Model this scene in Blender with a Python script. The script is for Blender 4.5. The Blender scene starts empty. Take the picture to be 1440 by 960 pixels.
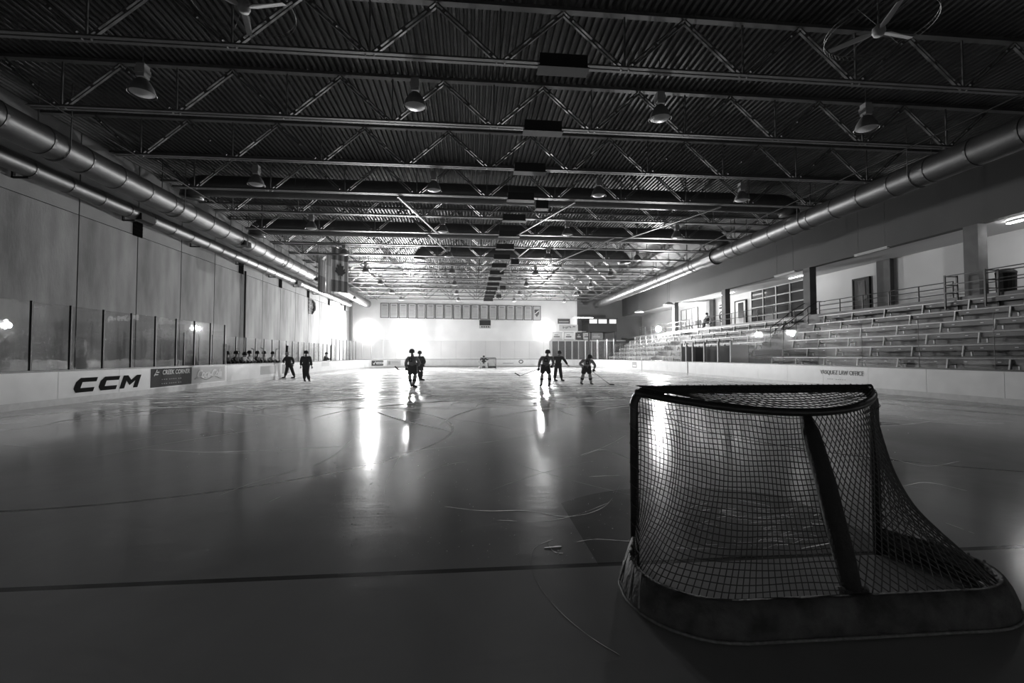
import bpy, math, random
from mathutils import Vector, Matrix, Euler
random.seed(7)
PI = math.pi
sc = bpy.context.scene
col = sc.collection

# ------------------------------------------------------------------ camera, world, exposure
H, YAW, PITCH, F = 1.5, math.radians(5.2), math.radians(1.79), 640.0
cd = bpy.data.cameras.new('camera'); cam = bpy.data.objects.new('camera', cd); col.objects.link(cam)
cam.location = (0, 0, H); cam.rotation_euler = (PI/2 + PITCH, 0, -YAW)
cd.sensor_width = 36; cd.lens = 16; cd.clip_end = 300; cd.clip_start = .05
sc.camera = cam
w = bpy.data.worlds.new('world'); sc.world = w; w.use_nodes = True
w.node_tree.nodes['Background'].inputs[0].default_value = (1, 1, 1, 1)
w.node_tree.nodes['Background'].inputs[1].default_value = 0.0
hz = w.node_tree.nodes.new('ShaderNodeVolumeScatter')          # thin haze added for the glow round the lamps
hz.inputs['Density'].default_value = .00025; hz.inputs['Anisotropy'].default_value = .85
w.node_tree.links.new(hz.outputs[0], w.node_tree.nodes['World Output'].inputs['Volume'])
sc.view_settings.view_transform = 'Standard'; sc.view_settings.look = 'None'
sc.view_settings.gamma = 1; sc.view_settings.use_curve_mapping = False
sc.view_settings.exposure = 0.0
FLOOD = 5000.0          # radiance of the work-light globes
FLOOD_R = 2800.0       # the stronger one on the concourse side
TUBE = 16.0            # radiance of lit fluorescent tubes
cy = sc.cycles
cy.transparent_max_bounces = 24; cy.max_bounces = 7; cy.diffuse_bounces = 4; cy.glossy_bounces = 4
cy.use_denoising = True
cy.sample_clamp_indirect = 10.0

def ground(u, v, z=0.0):
    """pixel -> point on the horizontal plane at height z (direction from the camera, distance from the plane)"""
    d = Vector(((u - 720)/F, (480 - v)/F, -1)); d.rotate(cam.rotation_euler)
    t = (z - H)/d.z
    return Vector((d.x*t, d.y*t, z))
def at_x(u, v, X):
    d = Vector(((u - 720)/F, (480 - v)/F, -1)); d.rotate(cam.rotation_euler)
    t = X/d.x
    return Vector((X, d.y*t, H + d.z*t))
def at_y(u, v, Y):
    d = Vector(((u - 720)/F, (480 - v)/F, -1)); d.rotate(cam.rotation_euler)
    t = Y/d.y
    return Vector((d.x*t, Y, H + d.z*t))

# ------------------------------------------------------------------ helpers
class MB:
    def __init__(s): s.v = []; s.f = []; s.smooth = False
    def add(s, vs, fs):
        n = len(s.v); s.v += [tuple(p) for p in vs]; s.f += [tuple(i + n for i in q) for q in fs]; return s
    def box(s, x0, x1, y0, y1, z0, z1):
        return s.add([(x, y, z) for z in (z0, z1) for y in (y0, y1) for x in (x0, x1)],
                     [(0,2,3,1),(4,5,7,6),(0,1,5,4),(2,6,7,3),(0,4,6,2),(1,3,7,5)])
    def bar(s, p, q, a, b, up=(0,0,1), off=0.0):
        """box beam from p to q, a wide sideways, b thick along up-ish; off shifts sideways"""
        p = Vector(p); q = Vector(q); d = (q - p).normalized(); u = Vector(up)
        if abs(d.dot(u)) > .98: u = Vector((0, 1, 0))
        sd = d.cross(u).normalized(); u = sd.cross(d).normalized()
        p = p + sd*off; q = q + sd*off
        vs = [e + sd*i*a/2 + u*j*b/2 for e in (p, q) for i, j in ((-1,-1),(1,-1),(1,1),(-1,1))]
        return s.add(vs, [(3,2,1,0),(4,5,6,7),(0,1,5,4),(1,2,6,5),(2,3,7,6),(3,0,4,7)])
    def sweep(s, pts, r, n=8, closed=False, caps=True):
        pts = [Vector(p) for p in pts]; m = len(pts); rings = []
        pu = None
        for i, p in enumerate(pts):
            if closed: d = pts[(i+1) % m] - pts[i-1]
            else: d = pts[min(i+1, m-1)] - pts[max(i-1, 0)]
            d.normalize()
            if pu is None:
                u = Vector((0,0,1)) if abs(d.z) < .9 else Vector((0,1,0))
            else: u = pu
            sd = d.cross(u).normalized(); u = sd.cross(d).normalized(); pu = u
            rr = r[i] if isinstance(r, (list, tuple)) else r
            rings.append([p + (sd*math.cos(2*PI*k/n) + u*math.sin(2*PI*k/n))*rr for k in range(n)])
        vs = [v for g in rings for v in g]; fs = []
        for i in range(m if closed else m-1):
            j = (i+1) % m
            for k in range(n):
                l = (k+1) % n
                fs.append((i*n+k, i*n+l, j*n+l, j*n+k))
        if caps and not closed:
            fs.append(tuple(range(n))[::-1]); fs.append(tuple((m-1)*n + k for k in range(n)))
        return s.add(vs, fs)
    def tube(s, p, q, r, n=8, r2=None): return s.sweep([p, q], [r, r if r2 is None else r2], n)
    def lathe(s, prof, n=16, c=(0,0,0)):
        vs = [(c[0] + r*math.cos(2*PI*k/n), c[1] + r*math.sin(2*PI*k/n), c[2] + z) for r, z in prof for k in range(n)]
        fs = [(i*n+k, i*n+(k+1)%n, (i+1)*n+(k+1)%n, (i+1)*n+k) for i in range(len(prof)-1) for k in range(n)]
        return s.add(vs, fs)
    def ball(s, c, rx, ry=None, rz=None, n=12, m=8):
        ry = ry or rx; rz = rz or rx
        vs = []; fs = []
        for i in range(m+1):
            t = PI*i/m
            for k in range(n):
                a = 2*PI*k/n
                vs.append((c[0]+rx*math.sin(t)*math.cos(a), c[1]+ry*math.sin(t)*math.sin(a), c[2]+rz*math.cos(t)))
        for i in range(m):
            for k in range(n):
                l = (k+1) % n
                fs.append((i*n+k, (i+1)*n+k, (i+1)*n+l, i*n+l))
        return s.add(vs, fs)
    def mesh(s, name, mat=None, smooth=False):
        me = bpy.data.meshes.new(name); me.from_pydata(s.v, [], s.f); me.update()
        if mat: me.materials.append(mat)
        if smooth or s.smooth:
            me.polygons.foreach_set('use_smooth', [True]*len(me.polygons))
        return me
def link(name, me, parent=None, loc=(0,0,0), rot=(0,0,0)):
    o = bpy.data.objects.new(name, me); col.objects.link(o)
    o.location = loc; o.rotation_euler = rot
    if parent: o.parent = parent
    return o
def obj(name, mb, mat, parent=None, loc=(0,0,0), rot=(0,0,0), smooth=False):
    return link(name, mb.mesh(name, mat, smooth), parent, loc, rot)
def thing(name, label, cat, loc=(0,0,0), rz=0, group=None):
    o = bpy.data.objects.new(name, None); col.objects.link(o); o.empty_display_size = .2
    o.location = loc; o.rotation_euler = (0, 0, rz)
    return tag(o, label, cat, group)
def tag(o, label, cat, group=None):
    o['label'] = label; o['category'] = cat
    if group: o['group'] = group
    return o
def struct(o): o['kind'] = 'structure'; return o
def stuff(o): o['kind'] = 'stuff'; return o
def rootstruct(name, loc=(0,0,0)):
    o = bpy.data.objects.new(name, None); col.objects.link(o); o.location = loc; o['kind'] = 'structure'; return o
ORD = ['first','second','third','fourth','fifth','sixth','seventh','eighth','ninth','tenth','eleventh','twelfth',
       'thirteenth','fourteenth','fifteenth','sixteenth','seventeenth','eighteenth']

# ------------------------------------------------------------------ materials (all neutral: the photograph is black and white)
def mat(name, c, rough=.6, metal=0, var=0, scale=3.0, bump=0, bscale=20, spec=.5, stretch=None, coat=0):
    m = bpy.data.materials.new(name); m.use_nodes = True; nt = m.node_tree; b = nt.nodes['Principled BSDF']
    b.inputs['Base Color'].default_value = (c, c, c, 1); b.inputs['Roughness'].default_value = rough
    b.inputs['Metallic'].default_value = metal; b.inputs['Specular IOR Level'].default_value = spec
    b.inputs['Coat Weight'].default_value = coat
    tc = nt.nodes.new('ShaderNodeTexCoord'); mp = nt.nodes.new('ShaderNodeMapping')
    nt.links.new(tc.outputs['Object'], mp.inputs['Vector'])
    if stretch: mp.inputs['Scale'].default_value = stretch
    if var:
        n = nt.nodes.new('ShaderNodeTexNoise'); n.inputs['Scale'].default_value = scale; n.inputs['Detail'].default_value = 6
        nt.links.new(mp.outputs[0], n.inputs['Vector'])
        r = nt.nodes.new('ShaderNodeMapRange'); r.inputs[1].default_value = .3; r.inputs[2].default_value = .7
        r.inputs[3].default_value = max(0, c*(1-var)); r.inputs[4].default_value = min(1, c*(1+var))
        nt.links.new(n.outputs[0], r.inputs[0]); nt.links.new(r.outputs[0], b.inputs['Base Color'])
    if bump:
        n2 = nt.nodes.new('ShaderNodeTexNoise'); n2.inputs['Scale'].default_value = bscale; n2.inputs['Detail'].default_value = 4
        nt.links.new(mp.outputs[0], n2.inputs['Vector'])
        bp = nt.nodes.new('ShaderNodeBump'); bp.inputs['Strength'].default_value = bump; bp.inputs['Distance'].default_value = .02
        nt.links.new(n2.outputs[0], bp.inputs['Height']); nt.links.new(bp.outputs[0], b.inputs['Normal'])
    return m
def emit(name, s, c=1.0):
    m = bpy.data.materials.new(name); m.use_nodes = True; nt = m.node_tree
    e = nt.nodes.new('ShaderNodeEmission'); e.inputs[0].default_value = (c, c, c, 1); e.inputs[1].default_value = s
    nt.links.new(e.outputs[0], nt.nodes['Material Output'].inputs[0]); nt.nodes.remove(nt.nodes['Principled BSDF'])
    return m
def glassmat(name, tint=.96, rough=.02, bump=.0, ior=1.45):
    m = bpy.data.materials.new(name); m.use_nodes = True; nt = m.node_tree; nt.nodes.remove(nt.nodes['Principled BSDF'])
    t = nt.nodes.new('ShaderNodeBsdfTransparent'); t.inputs[0].default_value = (tint, tint, tint, 1)
    g = nt.nodes.new('ShaderNodeBsdfAnisotropic'); g.inputs['Roughness'].default_value = rough
    g.inputs['Color'].default_value = (.9, .9, .9, 1)
    fr = nt.nodes.new('ShaderNodeFresnel'); fr.inputs[0].default_value = ior
    ge = nt.nodes.new('ShaderNodeNewGeometry'); mr = nt.nodes.new('ShaderNodeMapRange')     # same reflectance on both faces of a pane
    mr.inputs[3].default_value = ior; mr.inputs[4].default_value = 1/ior
    nt.links.new(ge.outputs['Backfacing'], mr.inputs[0]); nt.links.new(mr.outputs[0], fr.inputs[0])
    mx = nt.nodes.new('ShaderNodeMixShader')
    nt.links.new(fr.outputs[0], mx.inputs[0]); nt.links.new(t.outputs[0], mx.inputs[1]); nt.links.new(g.outputs[0], mx.inputs[2])
    nt.links.new(mx.outputs[0], nt.nodes['Material Output'].inputs[0])
    if bump:
        tc = nt.nodes.new('ShaderNodeTexCoord'); n = nt.nodes.new('ShaderNodeTexNoise'); n.inputs['Scale'].default_value = 2.2
        nt.links.new(tc.outputs['Object'], n.inputs['Vector'])
        bp = nt.nodes.new('ShaderNodeBump'); bp.inputs['Strength'].default_value = bump; bp.inputs['Distance'].default_value = .05
        nt.links.new(n.outputs[0], bp.inputs['Height']); nt.links.new(bp.outputs[0], g.inputs['Normal'])
    return m

M = {}
M['concrete'] = mat('concrete_panel', .29, .85, var=.38, scale=.55, bump=.25, bscale=9, stretch=(1, 1.6, .5))
M['concrete_up'] = mat('concrete_upper', .29, .85, var=.18, scale=.6, bump=.2, bscale=9)
M['joint'] = mat('dark_joint', .05, .9)
M['far_wall'] = mat('painted_far_wall', .78, .7, var=.06, scale=.6, bump=.1, bscale=14)
M['shaded_wall'] = mat('shaded_grey_wall', .16, .8, var=.1, scale=.7)  # shade of the set-back end wall put into its grey
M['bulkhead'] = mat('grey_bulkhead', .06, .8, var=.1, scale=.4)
M['soffit'] = mat('white_soffit', .6, .8)
M['block'] = mat('painted_block_wall', .5, .75, var=.06, scale=.8, bump=.1, bscale=10)
M['slab'] = mat('concrete_slab', .22, .8, var=.2, scale=1.5)
M['deck'] = mat('galvanised_deck', .10, .5, .35, var=.25, scale=.6, stretch=(2.5, .4, 1))
M['steel'] = mat('primed_steel', .17, .45, .15, var=.1)
M['steel_dark'] = mat('dark_steel', .025, .6, spec=.2)
M['duct'] = mat('spiral_duct', .14, .42, .75, var=.12, scale=2)
M['board'] = mat('white_board', .78, .35, var=.06, scale=2, bump=.05, bscale=30)
M['kick'] = mat('kick_plate', .55, .4, var=.1, scale=5)
M['cap'] = mat('dark_cap_rail', .03, .4)
M['glass'] = glassmat('rink_glass', .93, .015, .05)
M['glass_clear'] = glassmat('seamless_glass', .96, .015, .03)
M['post'] = mat('dark_stanchion', .03, .5)
M['post_light'] = mat('aluminium_stanchion', .5, .4, .6)
M['slot'] = mat('recess_shade_slot', .004, 1, spec=0)  # flat black stands for the shade inside the wall slots
M['black'] = mat('black_paint', .01, .6, spec=.2)
M['ink'] = mat('advert_ink', .012, .8, spec=.05)
M['white'] = mat('white_paint', .65, .55)
M['lgrey'] = mat('light_grey', .45, .6)
M['mgrey'] = mat('mid_grey', .2, .6)
M['dgrey'] = mat('dark_grey', .05, .7, spec=.15)
M['banner'] = mat('banner_cloth', .42, .8, var=.06, scale=3)
M['plank'] = mat('aluminium_plank', .25, .4, .3, var=.12, scale=2, stretch=(4, .4, 4))
M['riser'] = mat('bleacher_riser', .13, .6, var=.15, scale=2)
M['bracket'] = mat('pale_bracket', .85, .5)
M['rail'] = mat('painted_rail', .05, .45)
M['colm'] = mat('concrete_column', .13, .8, var=.15, scale=2)
M['pipe_goal'] = mat('goal_pipe_paint', .03, .35, var=.2, scale=20)
M['pad'] = mat('goal_base_pad', .085, .7, var=.55, scale=9, bump=.5, bscale=30)
M['rope'] = mat('edge_rope', .22, .8, var=.3, scale=40)
M['padbar'] = mat('wrapped_bar', .03, .7, bump=.4, bscale=40)
M['cord'] = mat('net_cord', .1, .9)
M['skin'] = mat('skin_tone', .3, .6)
M['jersey_grey'] = mat('grey_jersey', .42, .85, var=.12, scale=8)
M['jersey_white'] = mat('pale_jersey', .75, .85, var=.1, scale=8)
M['jersey_dark'] = mat('dark_jersey', .025, .85)
M['cloth_dark'] = mat('dark_cloth', .018, .85)
M['sock'] = mat('striped_sock', .2, .85)
M['skate'] = mat('skate_boot', .015, .5)
M['blade'] = mat('skate_blade', .6, .3, .8)
M['stick'] = mat('hockey_stick_paint', .03, .5)
M['goalpad'] = mat('goalie_pad_white', .7, .6)
def snowmat():
    m = bpy.data.materials.new('skate_snow'); m.use_nodes = True; nt = m.node_tree; nt.nodes.remove(nt.nodes['Principled BSDF'])
    d = nt.nodes.new('ShaderNodeBsdfDiffuse'); d.inputs[0].default_value = (.9,.9,.9,1)
    t_ = nt.nodes.new('ShaderNodeBsdfTranslucent'); t_.inputs[0].default_value = (.9,.9,.9,1)
    x_ = nt.nodes.new('ShaderNodeMixShader'); x_.inputs[0].default_value = .55
    nt.links.new(d.outputs[0], x_.inputs[1]); nt.links.new(t_.outputs[0], x_.inputs[2]); nt.links.new(x_.outputs[0], nt.nodes['Material Output'].inputs[0])
    return m
M['snow'] = snowmat()
M['globe'] = emit('work_light_lens', FLOOD)
M['globe_r'] = emit('work_light_lens_strong', FLOOD_R)
M['globe_back'] = emit('work_light_halo_back', FLOOD*.005)  # glowing back added to make the glare halo on the wall
M['globe_back_r'] = emit('work_light_halo_back_strong', FLOOD_R*.03)  # stronger back glow added to brighten the concourse round the lamp
M['tube'] = emit('lit_fluorescent', TUBE)
M['tube_hot'] = emit('bright_fluorescent', TUBE*4)
M['tube_off'] = mat('unlit_tube', .6, .3)
M['window_lit'] = emit('lit_window', 1.1)
M['lens'] = mat('milky_lens', .75, .35)
M['pane_dark'] = mat('dark_window_pane', .03, .12, spec=.6)

# ------------------------------------------------------------------ ice
XL, XR, YN, YF, R = -12.4, 16.3, -.75, 59.5, 8.5
GX, GY, GYF = 2.14, 3.25, 55.6
def rink_path(d=0.0, n=14):
    """rounded rectangle offset outward by d, counter-clockwise from near-left"""
    pts = []
    for cxx, cyy, a0 in ((XR-R, YN+R, -PI/2), (XR-R, YF-R, 0), (XL+R, YF-R, PI/2), (XL+R, YN+R, PI)):
        for k in range(n+1):
            a = a0 + PI/2*k/n
            pts.append(Vector((cxx + (R+d)*math.cos(a), cyy + (R+d)*math.sin(a), 0)))
    return pts
def ice_material():
    m = bpy.data.materials.new('rink_ice'); m.use_nodes = True; nt = m.node_tree; L = nt.links; b = nt.nodes['Principled BSDF']
    geo = nt.nodes.new('ShaderNodeTexCoord'); sep = nt.nodes.new('ShaderNodeSeparateXYZ'); L.new(geo.outputs['Object'], sep.inputs[0])
    X, Y = sep.outputs[0], sep.outputs[1]
    def mth(op, a, b_=None, c=None):
        n = nt.nodes.new('ShaderNodeMath'); n.operation = op
        for i, q in enumerate((a, b_, c)):
            if q is None: continue
            if isinstance(q, (int, float)): n.inputs[i].default_value = q
            else: L.new(q, n.inputs[i])
        return n.outputs[0]
    def line(y0, hw): return mth('COMPARE', Y, y0, hw)
    def dist(x0, y0):
        return mth('SQRT', mth('ADD', mth('POWER', mth('ABSOLUTE', mth('SUBTRACT', X, x0)), 2), mth('POWER', mth('ABSOLUTE', mth('SUBTRACT', Y, y0)), 2)))
    def ring(x0, y0, r, hw): return mth('COMPARE', dist(x0, y0), r, hw)
    marks = line(GY, .03)
    for q in (line(GYF, .03), line(29.4, .15), ring(GX-7, GY+6.1, 4.5, .03), ring(GX+7, GY+6.1, 4.5, .03), ring(GX-7, GYF-6.1, 4.5, .03),
              ring(GX+7, GYF-6.1, 4.5, .03), ring(GX, 29.4, 4.5, .03),
              mth('LESS_THAN', dist(GX-7, GY+6.1), .3), mth('LESS_THAN', dist(GX+7, GY+6.1), .3)):
        marks = mth('MAXIMUM', marks, q)
    blue = mth('MAXIMUM', line(20.6, .15), line(38.2, .15))
    crease = mth('MULTIPLY', mth('MULTIPLY', mth('LESS_THAN', dist(GX, GY), 1.83), mth('COMPARE', X, GX, 1.22)), mth('GREATER_THAN', Y, GY))
    crease2 = mth('MULTIPLY', mth('LESS_THAN', dist(GX, GYF), 1.8), mth('LESS_THAN', Y, GYF))
    crease = mth('MAXIMUM', crease, crease2)
    def noise(scale, st, detail=5, rough=.6, dist_=0):
        mp = nt.nodes.new('ShaderNodeMapping'); mp.inputs['Scale'].default_value = st; L.new(geo.outputs['Object'], mp.inputs[0])
        n = nt.nodes.new('ShaderNodeTexNoise'); n.inputs['Scale'].default_value = scale; n.inputs['Detail'].default_value = detail
        n.inputs['Roughness'].default_value = rough; n.inputs['Distortion'].default_value = dist_
        L.new(mp.outputs[0], n.inputs[0]); return n.outputs[0]
    def rng(v, a, b_, c, d):
        r = nt.nodes.new('ShaderNodeMapRange'); L.new(v, r.inputs[0])
        for i, q in enumerate((a, b_, c, d)): r.inputs[i+1].default_value = q
        return r.outputs[0]
    n1 = noise(.5, (1, .6, 1)); n2 = noise(.35, (.35, 1.6, 1), 7, .7, .6); n3 = noise(5, (1, 1, 1)); n4 = noise(60, (1, 1, 1), 2); n6 = noise(3.2, (.4, 1.6, 1), 4, .65, .4)
    # shaved snow on the much-skated middle of the rink (smooth near end, scraped from about y = 15 m on)
    band = mth('MULTIPLY', rng(Y, 13, 18, 0, 1), rng(Y, 34, 46, 1, .25))
    snow = mth('MULTIPLY', rng(n2, .42, .56, 0, 1), band)
    base = rng(n1, .3, .7, .33, .43)
    base = mth('MULTIPLY', base, mth('SUBTRACT', 1, mth('MULTIPLY', marks, .8)))
    base = mth('MULTIPLY', base, mth('SUBTRACT', 1, mth('MULTIPLY', blue, .35)))
    base = mth('MULTIPLY', base, mth('SUBTRACT', 1, mth('MULTIPLY', crease, .5)))
    base = mth('ADD', mth('MULTIPLY', base, mth('SUBTRACT', 1, snow)), mth('MULTIPLY', snow, .95))
    L.new(base, b.inputs['Base Color'])
    ro = mth('ADD', rng(n1, .3, .7, .11, .19), mth('MULTIPLY', snow, .2)); L.new(ro, b.inputs['Roughness'])
    b.inputs['IOR'].default_value = 1.31; b.inputs['Specular IOR Level'].default_value = .5
    hgt = mth('ADD', mth('ADD', mth('MULTIPLY', n3, .10), mth('MULTIPLY', n4, .008)), mth('ADD', mth('MULTIPLY', n2, .5), mth('MULTIPLY', mth('MULTIPLY', snow, n6), 2.2)))
    bp = nt.nodes.new('ShaderNodeBump'); bp.inputs['Strength'].default_value = .25; bp.inputs['Distance'].default_value = .05
    L.new(hgt, bp.inputs['Height']); L.new(bp.outputs[0], b.inputs['Normal'])
    return m
M['ice'] = ice_material()
p = rink_path(0.02)
ice = MB(); ice.add([(q.x, q.y, 0) for q in p] + [(q.x, q.y, -.04) for q in p],
    [tuple(range(len(p)))] + [(i, i+len(p), (i+1) % len(p)+len(p), (i+1) % len(p)) for i in range(len(p))])
floor = struct(obj('floor', ice, M['ice']))
struct(obj('floor_slab', MB().box(-16.2, 25.4, -6, 66, -.4, -.045), M['slab']))

# ------------------------------------------------------------------ room shell
WX, WY = -15.8, 62.0                     # left wall, far wall
wl = struct(obj('wall_left', MB().box(WX-.5, WX-.06, -6, WY+.4, -.045, 10.7), M['joint']))
PY = 19.75
pan_lo = MB().box(0, .09, .03, 3.24, 0, 7.17).mesh('panel', M['concrete'])
pan_up = MB().box(0, .09, .03, 3.24, 7.2, 10.6).mesh('panel', M['concrete_up'])
for k in range(-8, 13):
    y0 = PY + 3.27*k
    if y0 + 3.27 > WY + .3: break
    for me in (pan_lo, pan_up):
        link('panel', me, wl, (WX-.07, y0, 0))
for y in (23.0, 32.8, 39.3, 45.8, 52.3, 58.8):       # slots under the small pipe, their recess shade put in as black
    q = MB().box(WX+.02, WX+.05, y-.32, y+.28, 7.15, 8.2)
    for i in range(6): q.bar((WX+.06, y-.30, 7.25+i*.16), (WX+.06, y+.26, 7.25+i*.16), .03, .05)
    obj('vent_slot', q, M['slot'], wl)
obj('drain_pipe', MB().tube((WX+.12, 33.2, .1), (WX+.12, 33.2, 7.4), .07, 10), M['dgrey'], wl)
obj('corner_column', MB().box(WX, WX+.35, 60.9, 61.4, 0, 9.2), M['mgrey'], wl)
wf = struct(obj('wall_far', MB().box(WX-.1, 14.7, WY, WY+.4, -.045, 10.7), M['far_wall']))
struct(obj('wall_far_recess', MB().box(14.7, 25.4, WY+2.6, WY+3, -.045, 10.7).box(14.7, 14.95, WY+.4, WY+2.6, -.045, 10.7), M['shaded_wall']))  # set back so that the step shades it
struct(obj('wall_back', MB().box(WX-.1, 25.4, -6.4, -6, -.045, 10.7), M['dgrey']))
CX = 22.2                                # front line of the concourse: columns and bulkhead
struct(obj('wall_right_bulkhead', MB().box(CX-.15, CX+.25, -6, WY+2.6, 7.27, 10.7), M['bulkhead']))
struct(obj('wall_right', MB().box(25.0, 25.4, -6, WY+2.6, 4.0, 10.7), M['block']))
struct(obj('ceiling_soffit', MB().box(CX+.25, 25.0, -6, WY+2.6, 7.27, 7.4), M['soffit']))
struct(obj('floor_concourse', MB().box(CX-.3, 25.0, -6, WY+2.6, 3.9, 4.14), M['slab']))
for y0, y1 in ((24.7, 25.6), (14.0, 14.9), (44.5, 45.2)):
    struct(obj('wall_pilaster', MB().box(24.75, 25.0, y0, y1, 4.14, 7.27), M['colm']))
deck = MB(); pitch = .2; x = WX-.3; prof = []
while x < 25.3:
    prof += [(x, 10.50), (x+.075, 10.50), (x+.10, 10.585), (x+.175, 10.585)]; x += pitch
nn = len(prof)
deck.add([(a, -6, b) for a, b in prof] + [(a, WY+3, b) for a, b in prof], [(i, i+nn, i+nn+1, i+1) for i in range(nn-1)])
struct(obj('ceiling', deck, M['deck']))
struct(obj('roof_slab', MB().box(WX-.5, 25.4, -6.4, WY+3, 10.7, 10.9), M['dgrey']))

# ------------------------------------------------------------------ roof trusses
ZB, ZT = 8.96, 10.42
NX0, NXS = .74, 3.26
def web(dx):
    m = MB(); p = Vector((0, 0, 0)); q = Vector((dx, 0, ZT-ZB-.08))
    for s in (-1, 1):
        d = (q-p).normalized(); n = Vector((-d.z, 0, d.x))
        m.bar(p + n*s*.045, q + n*s*.045, .07, .035, n)
    for t in (.12, .5, .88):
        c = p.lerp(q, t); d = (q-p).normalized(); m.bar(c - d*.05, c + d*.05, .05, .1, Vector((-d.z, 0, d.x)))
    return m
wr = web(NXS/2 - .06).mesh('web_diagonal', M['steel']); wlft = web(-(NXS/2 - .06)).mesh('web_diagonal', M['steel'])
wv = MB().bar((0,0,0), (0,0,ZT-ZB-.06), .04, .04).mesh('web_vertical', M['steel'])
bc = MB()
for s in (-1, 1):
    bc.box(-13.2, 17.5, s*.075-.05, s*.075+.05, 0, .015); bc.box(-13.2, 17.5, s*.03-.008, s*.03+.008, .015, .1)
bcm = bc.mesh('bottom_chord', M['steel'])
tcm = MB().box(WX+.02, CX-.2, -.09, .09, ZT-ZB-.02, ZT-ZB+.075).mesh('top_chord', M['steel'])
spm = MB().box(-.62, .62, -.16, .16, -.1, .24).box(-.66, .66, -.2, .2, -.13, -.1).mesh('splice_box', M['steel_dark'])
TY = [11.37 + 3.3*k for k in range(-4, 16)]
for y in TY:
    t = rootstruct('roof_truss', (0, y, ZB))
    link('bottom_chord', bcm, t); link('top_chord', tcm, t)
    for k in range(-4, 6):
        xn = NX0 + NXS*k
        link('web_diagonal', wr, t, (xn+.06, 0, .03)); link('web_diagonal', wlft, t, (xn-.06, 0, .03)); link('web_vertical', wv, t, (xn, 0, .02))
    link('splice_box', spm, t, (2.35, 0, 0))
for i, x in enumerate((-12.4, 15.6)):
    struct(obj('roof_bridging', MB().tube((x, -5.9, ZB-.02), (x, WY-.1, ZB-.02), .02, 6), M['steel_dark']))
for i, (x0, y0, x1, y1) in enumerate(((-3.4, 21.4, -2.0, 27.8), (-2.6, 28, -1.3, 34.3), (5.0, 21.4, 2.8, 27.8), (12.4, 21.4, 8.6, 31.0), (4.0, 31, 2.6, 40), (9.0, 27.8, 6.0, 37.8))):
    struct(obj('roof_brace', MB().bar((x0, y0, ZB-.05), (x1, y1, ZB-.05), .09, .05), M['steel']))

# ------------------------------------------------------------------ ducts
def spiral(pts, r, n=20):
    m = MB(); out = []
    pts = [Vector(p_) for p_ in pts]
    for a, b in zip(pts, pts[1:]):
        k = max(1, int((b-a).length/.6))
        for i in range(k): out.append(a.lerp(b, i/k))
    out.append(pts[-1]); m.sweep(out, r, n); return m
def bands(parent, pts, r, step=1.5):
    pts = [Vector(p_) for p_ in pts]
    for a, b in zip(pts, pts[1:]):
        d = (b-a); k = int(d.length/step); d.normalize()
        me = MB().sweep([-d*.035, d*.035], r + .015, 20).mesh('duct_band', M['duct'])
        for i in range(1, k+1): link('duct_band', me, parent, a + d*step*i)
def elbow(c, r0, a0, a1, axis_u, axis_v, n=8):
    u, v = Vector(axis_u), Vector(axis_v)
    return [Vector(c) + u*r0*math.cos(a0+(a1-a0)*k/n) + v*r0*math.sin(a0+(a1-a0)*k/n) for k in range(n+1)]
def duct(name, label, pts, r, hang=True):
    t = thing(name, label, 'duct', pts[0])
    p0 = Vector(pts[0]); lp = [Vector(q) - p0 for q in pts]
    obj('duct_pipe', spiral(lp, r), M['duct'], t, smooth=True)
    bands(t, lp, r)
    return t, p0
t, p0 = duct('air_duct', 'large round metal air duct running under the roof along the left wall', [(-13.6, -5.5, 8.36), (-13.6, 61.6, 8.36)], .48)
for y in range(-2, 62, 6):
    obj('hanger_strap', MB().bar((-.5, y+5.5, 0), (-.5, y+5.5, 2.1), .03, .02).bar((.5, y+5.5, 0), (.5, y+5.5, 2.1), .03, .02).sweep([(.5*math.cos(a), y+5.5, .5*math.sin(a)) for a in [PI+PI*k/8 for k in range(9)]], .015, 4), M['steel'], t)
for y in (27.9, 40.5, 53):
    obj('outlet_grille', MB().box(.25, .5, y+5.2, y+6.0, -.42, -.12).box(.28, .54, y+5.3, y+5.56, -.4, -.16).box(.28, .54, y+5.64, y+5.9, -.4, -.16), M['steel_dark'], t)
t, p0 = duct('air_duct', 'slimmer round pipe fixed high on the left concrete wall', [(-15.25, -5.5, 7.98), (-15.25, 59, 7.98)], .31)
for y in range(-3, 59, 5):
    obj('pipe_bracket', MB().box(-.5, .05, y+5.45, y+5.55, -.36, -.31).box(-.5, -.44, y+5.45, y+5.55, -.36, .4), M['steel_dark'], t)
for y in (22.3, 41):
    obj('outlet_grille', MB().box(.1, .38, y+5.1, y+6.0, -.3, .0), M['steel_dark'], t)
t, p0 = duct('air_duct', 'large round metal air duct running under the roof above the bleachers', [(17.4, -5.5, 8.55), (17.4, 61.6, 8.55)], .5)
for y in range(-2, 62, 6):
    obj('hanger_strap', MB().bar((-.52, y+5.5, 0), (-.52, y+5.5, 1.9), .03, .02).bar((.52, y+5.5, 0), (.52, y+5.5, 1.9), .03, .02).sweep([(.52*math.cos(a), y+5.5, .52*math.sin(a)) for a in [PI+PI*k/8 for k in range(9)]], .015, 4), M['steel'], t)
obj('duct_collar', MB().sweep([(0, 36.2, 0), (0, 37.4, 0)], .58, 20), M['duct'], t, smooth=False)
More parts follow.
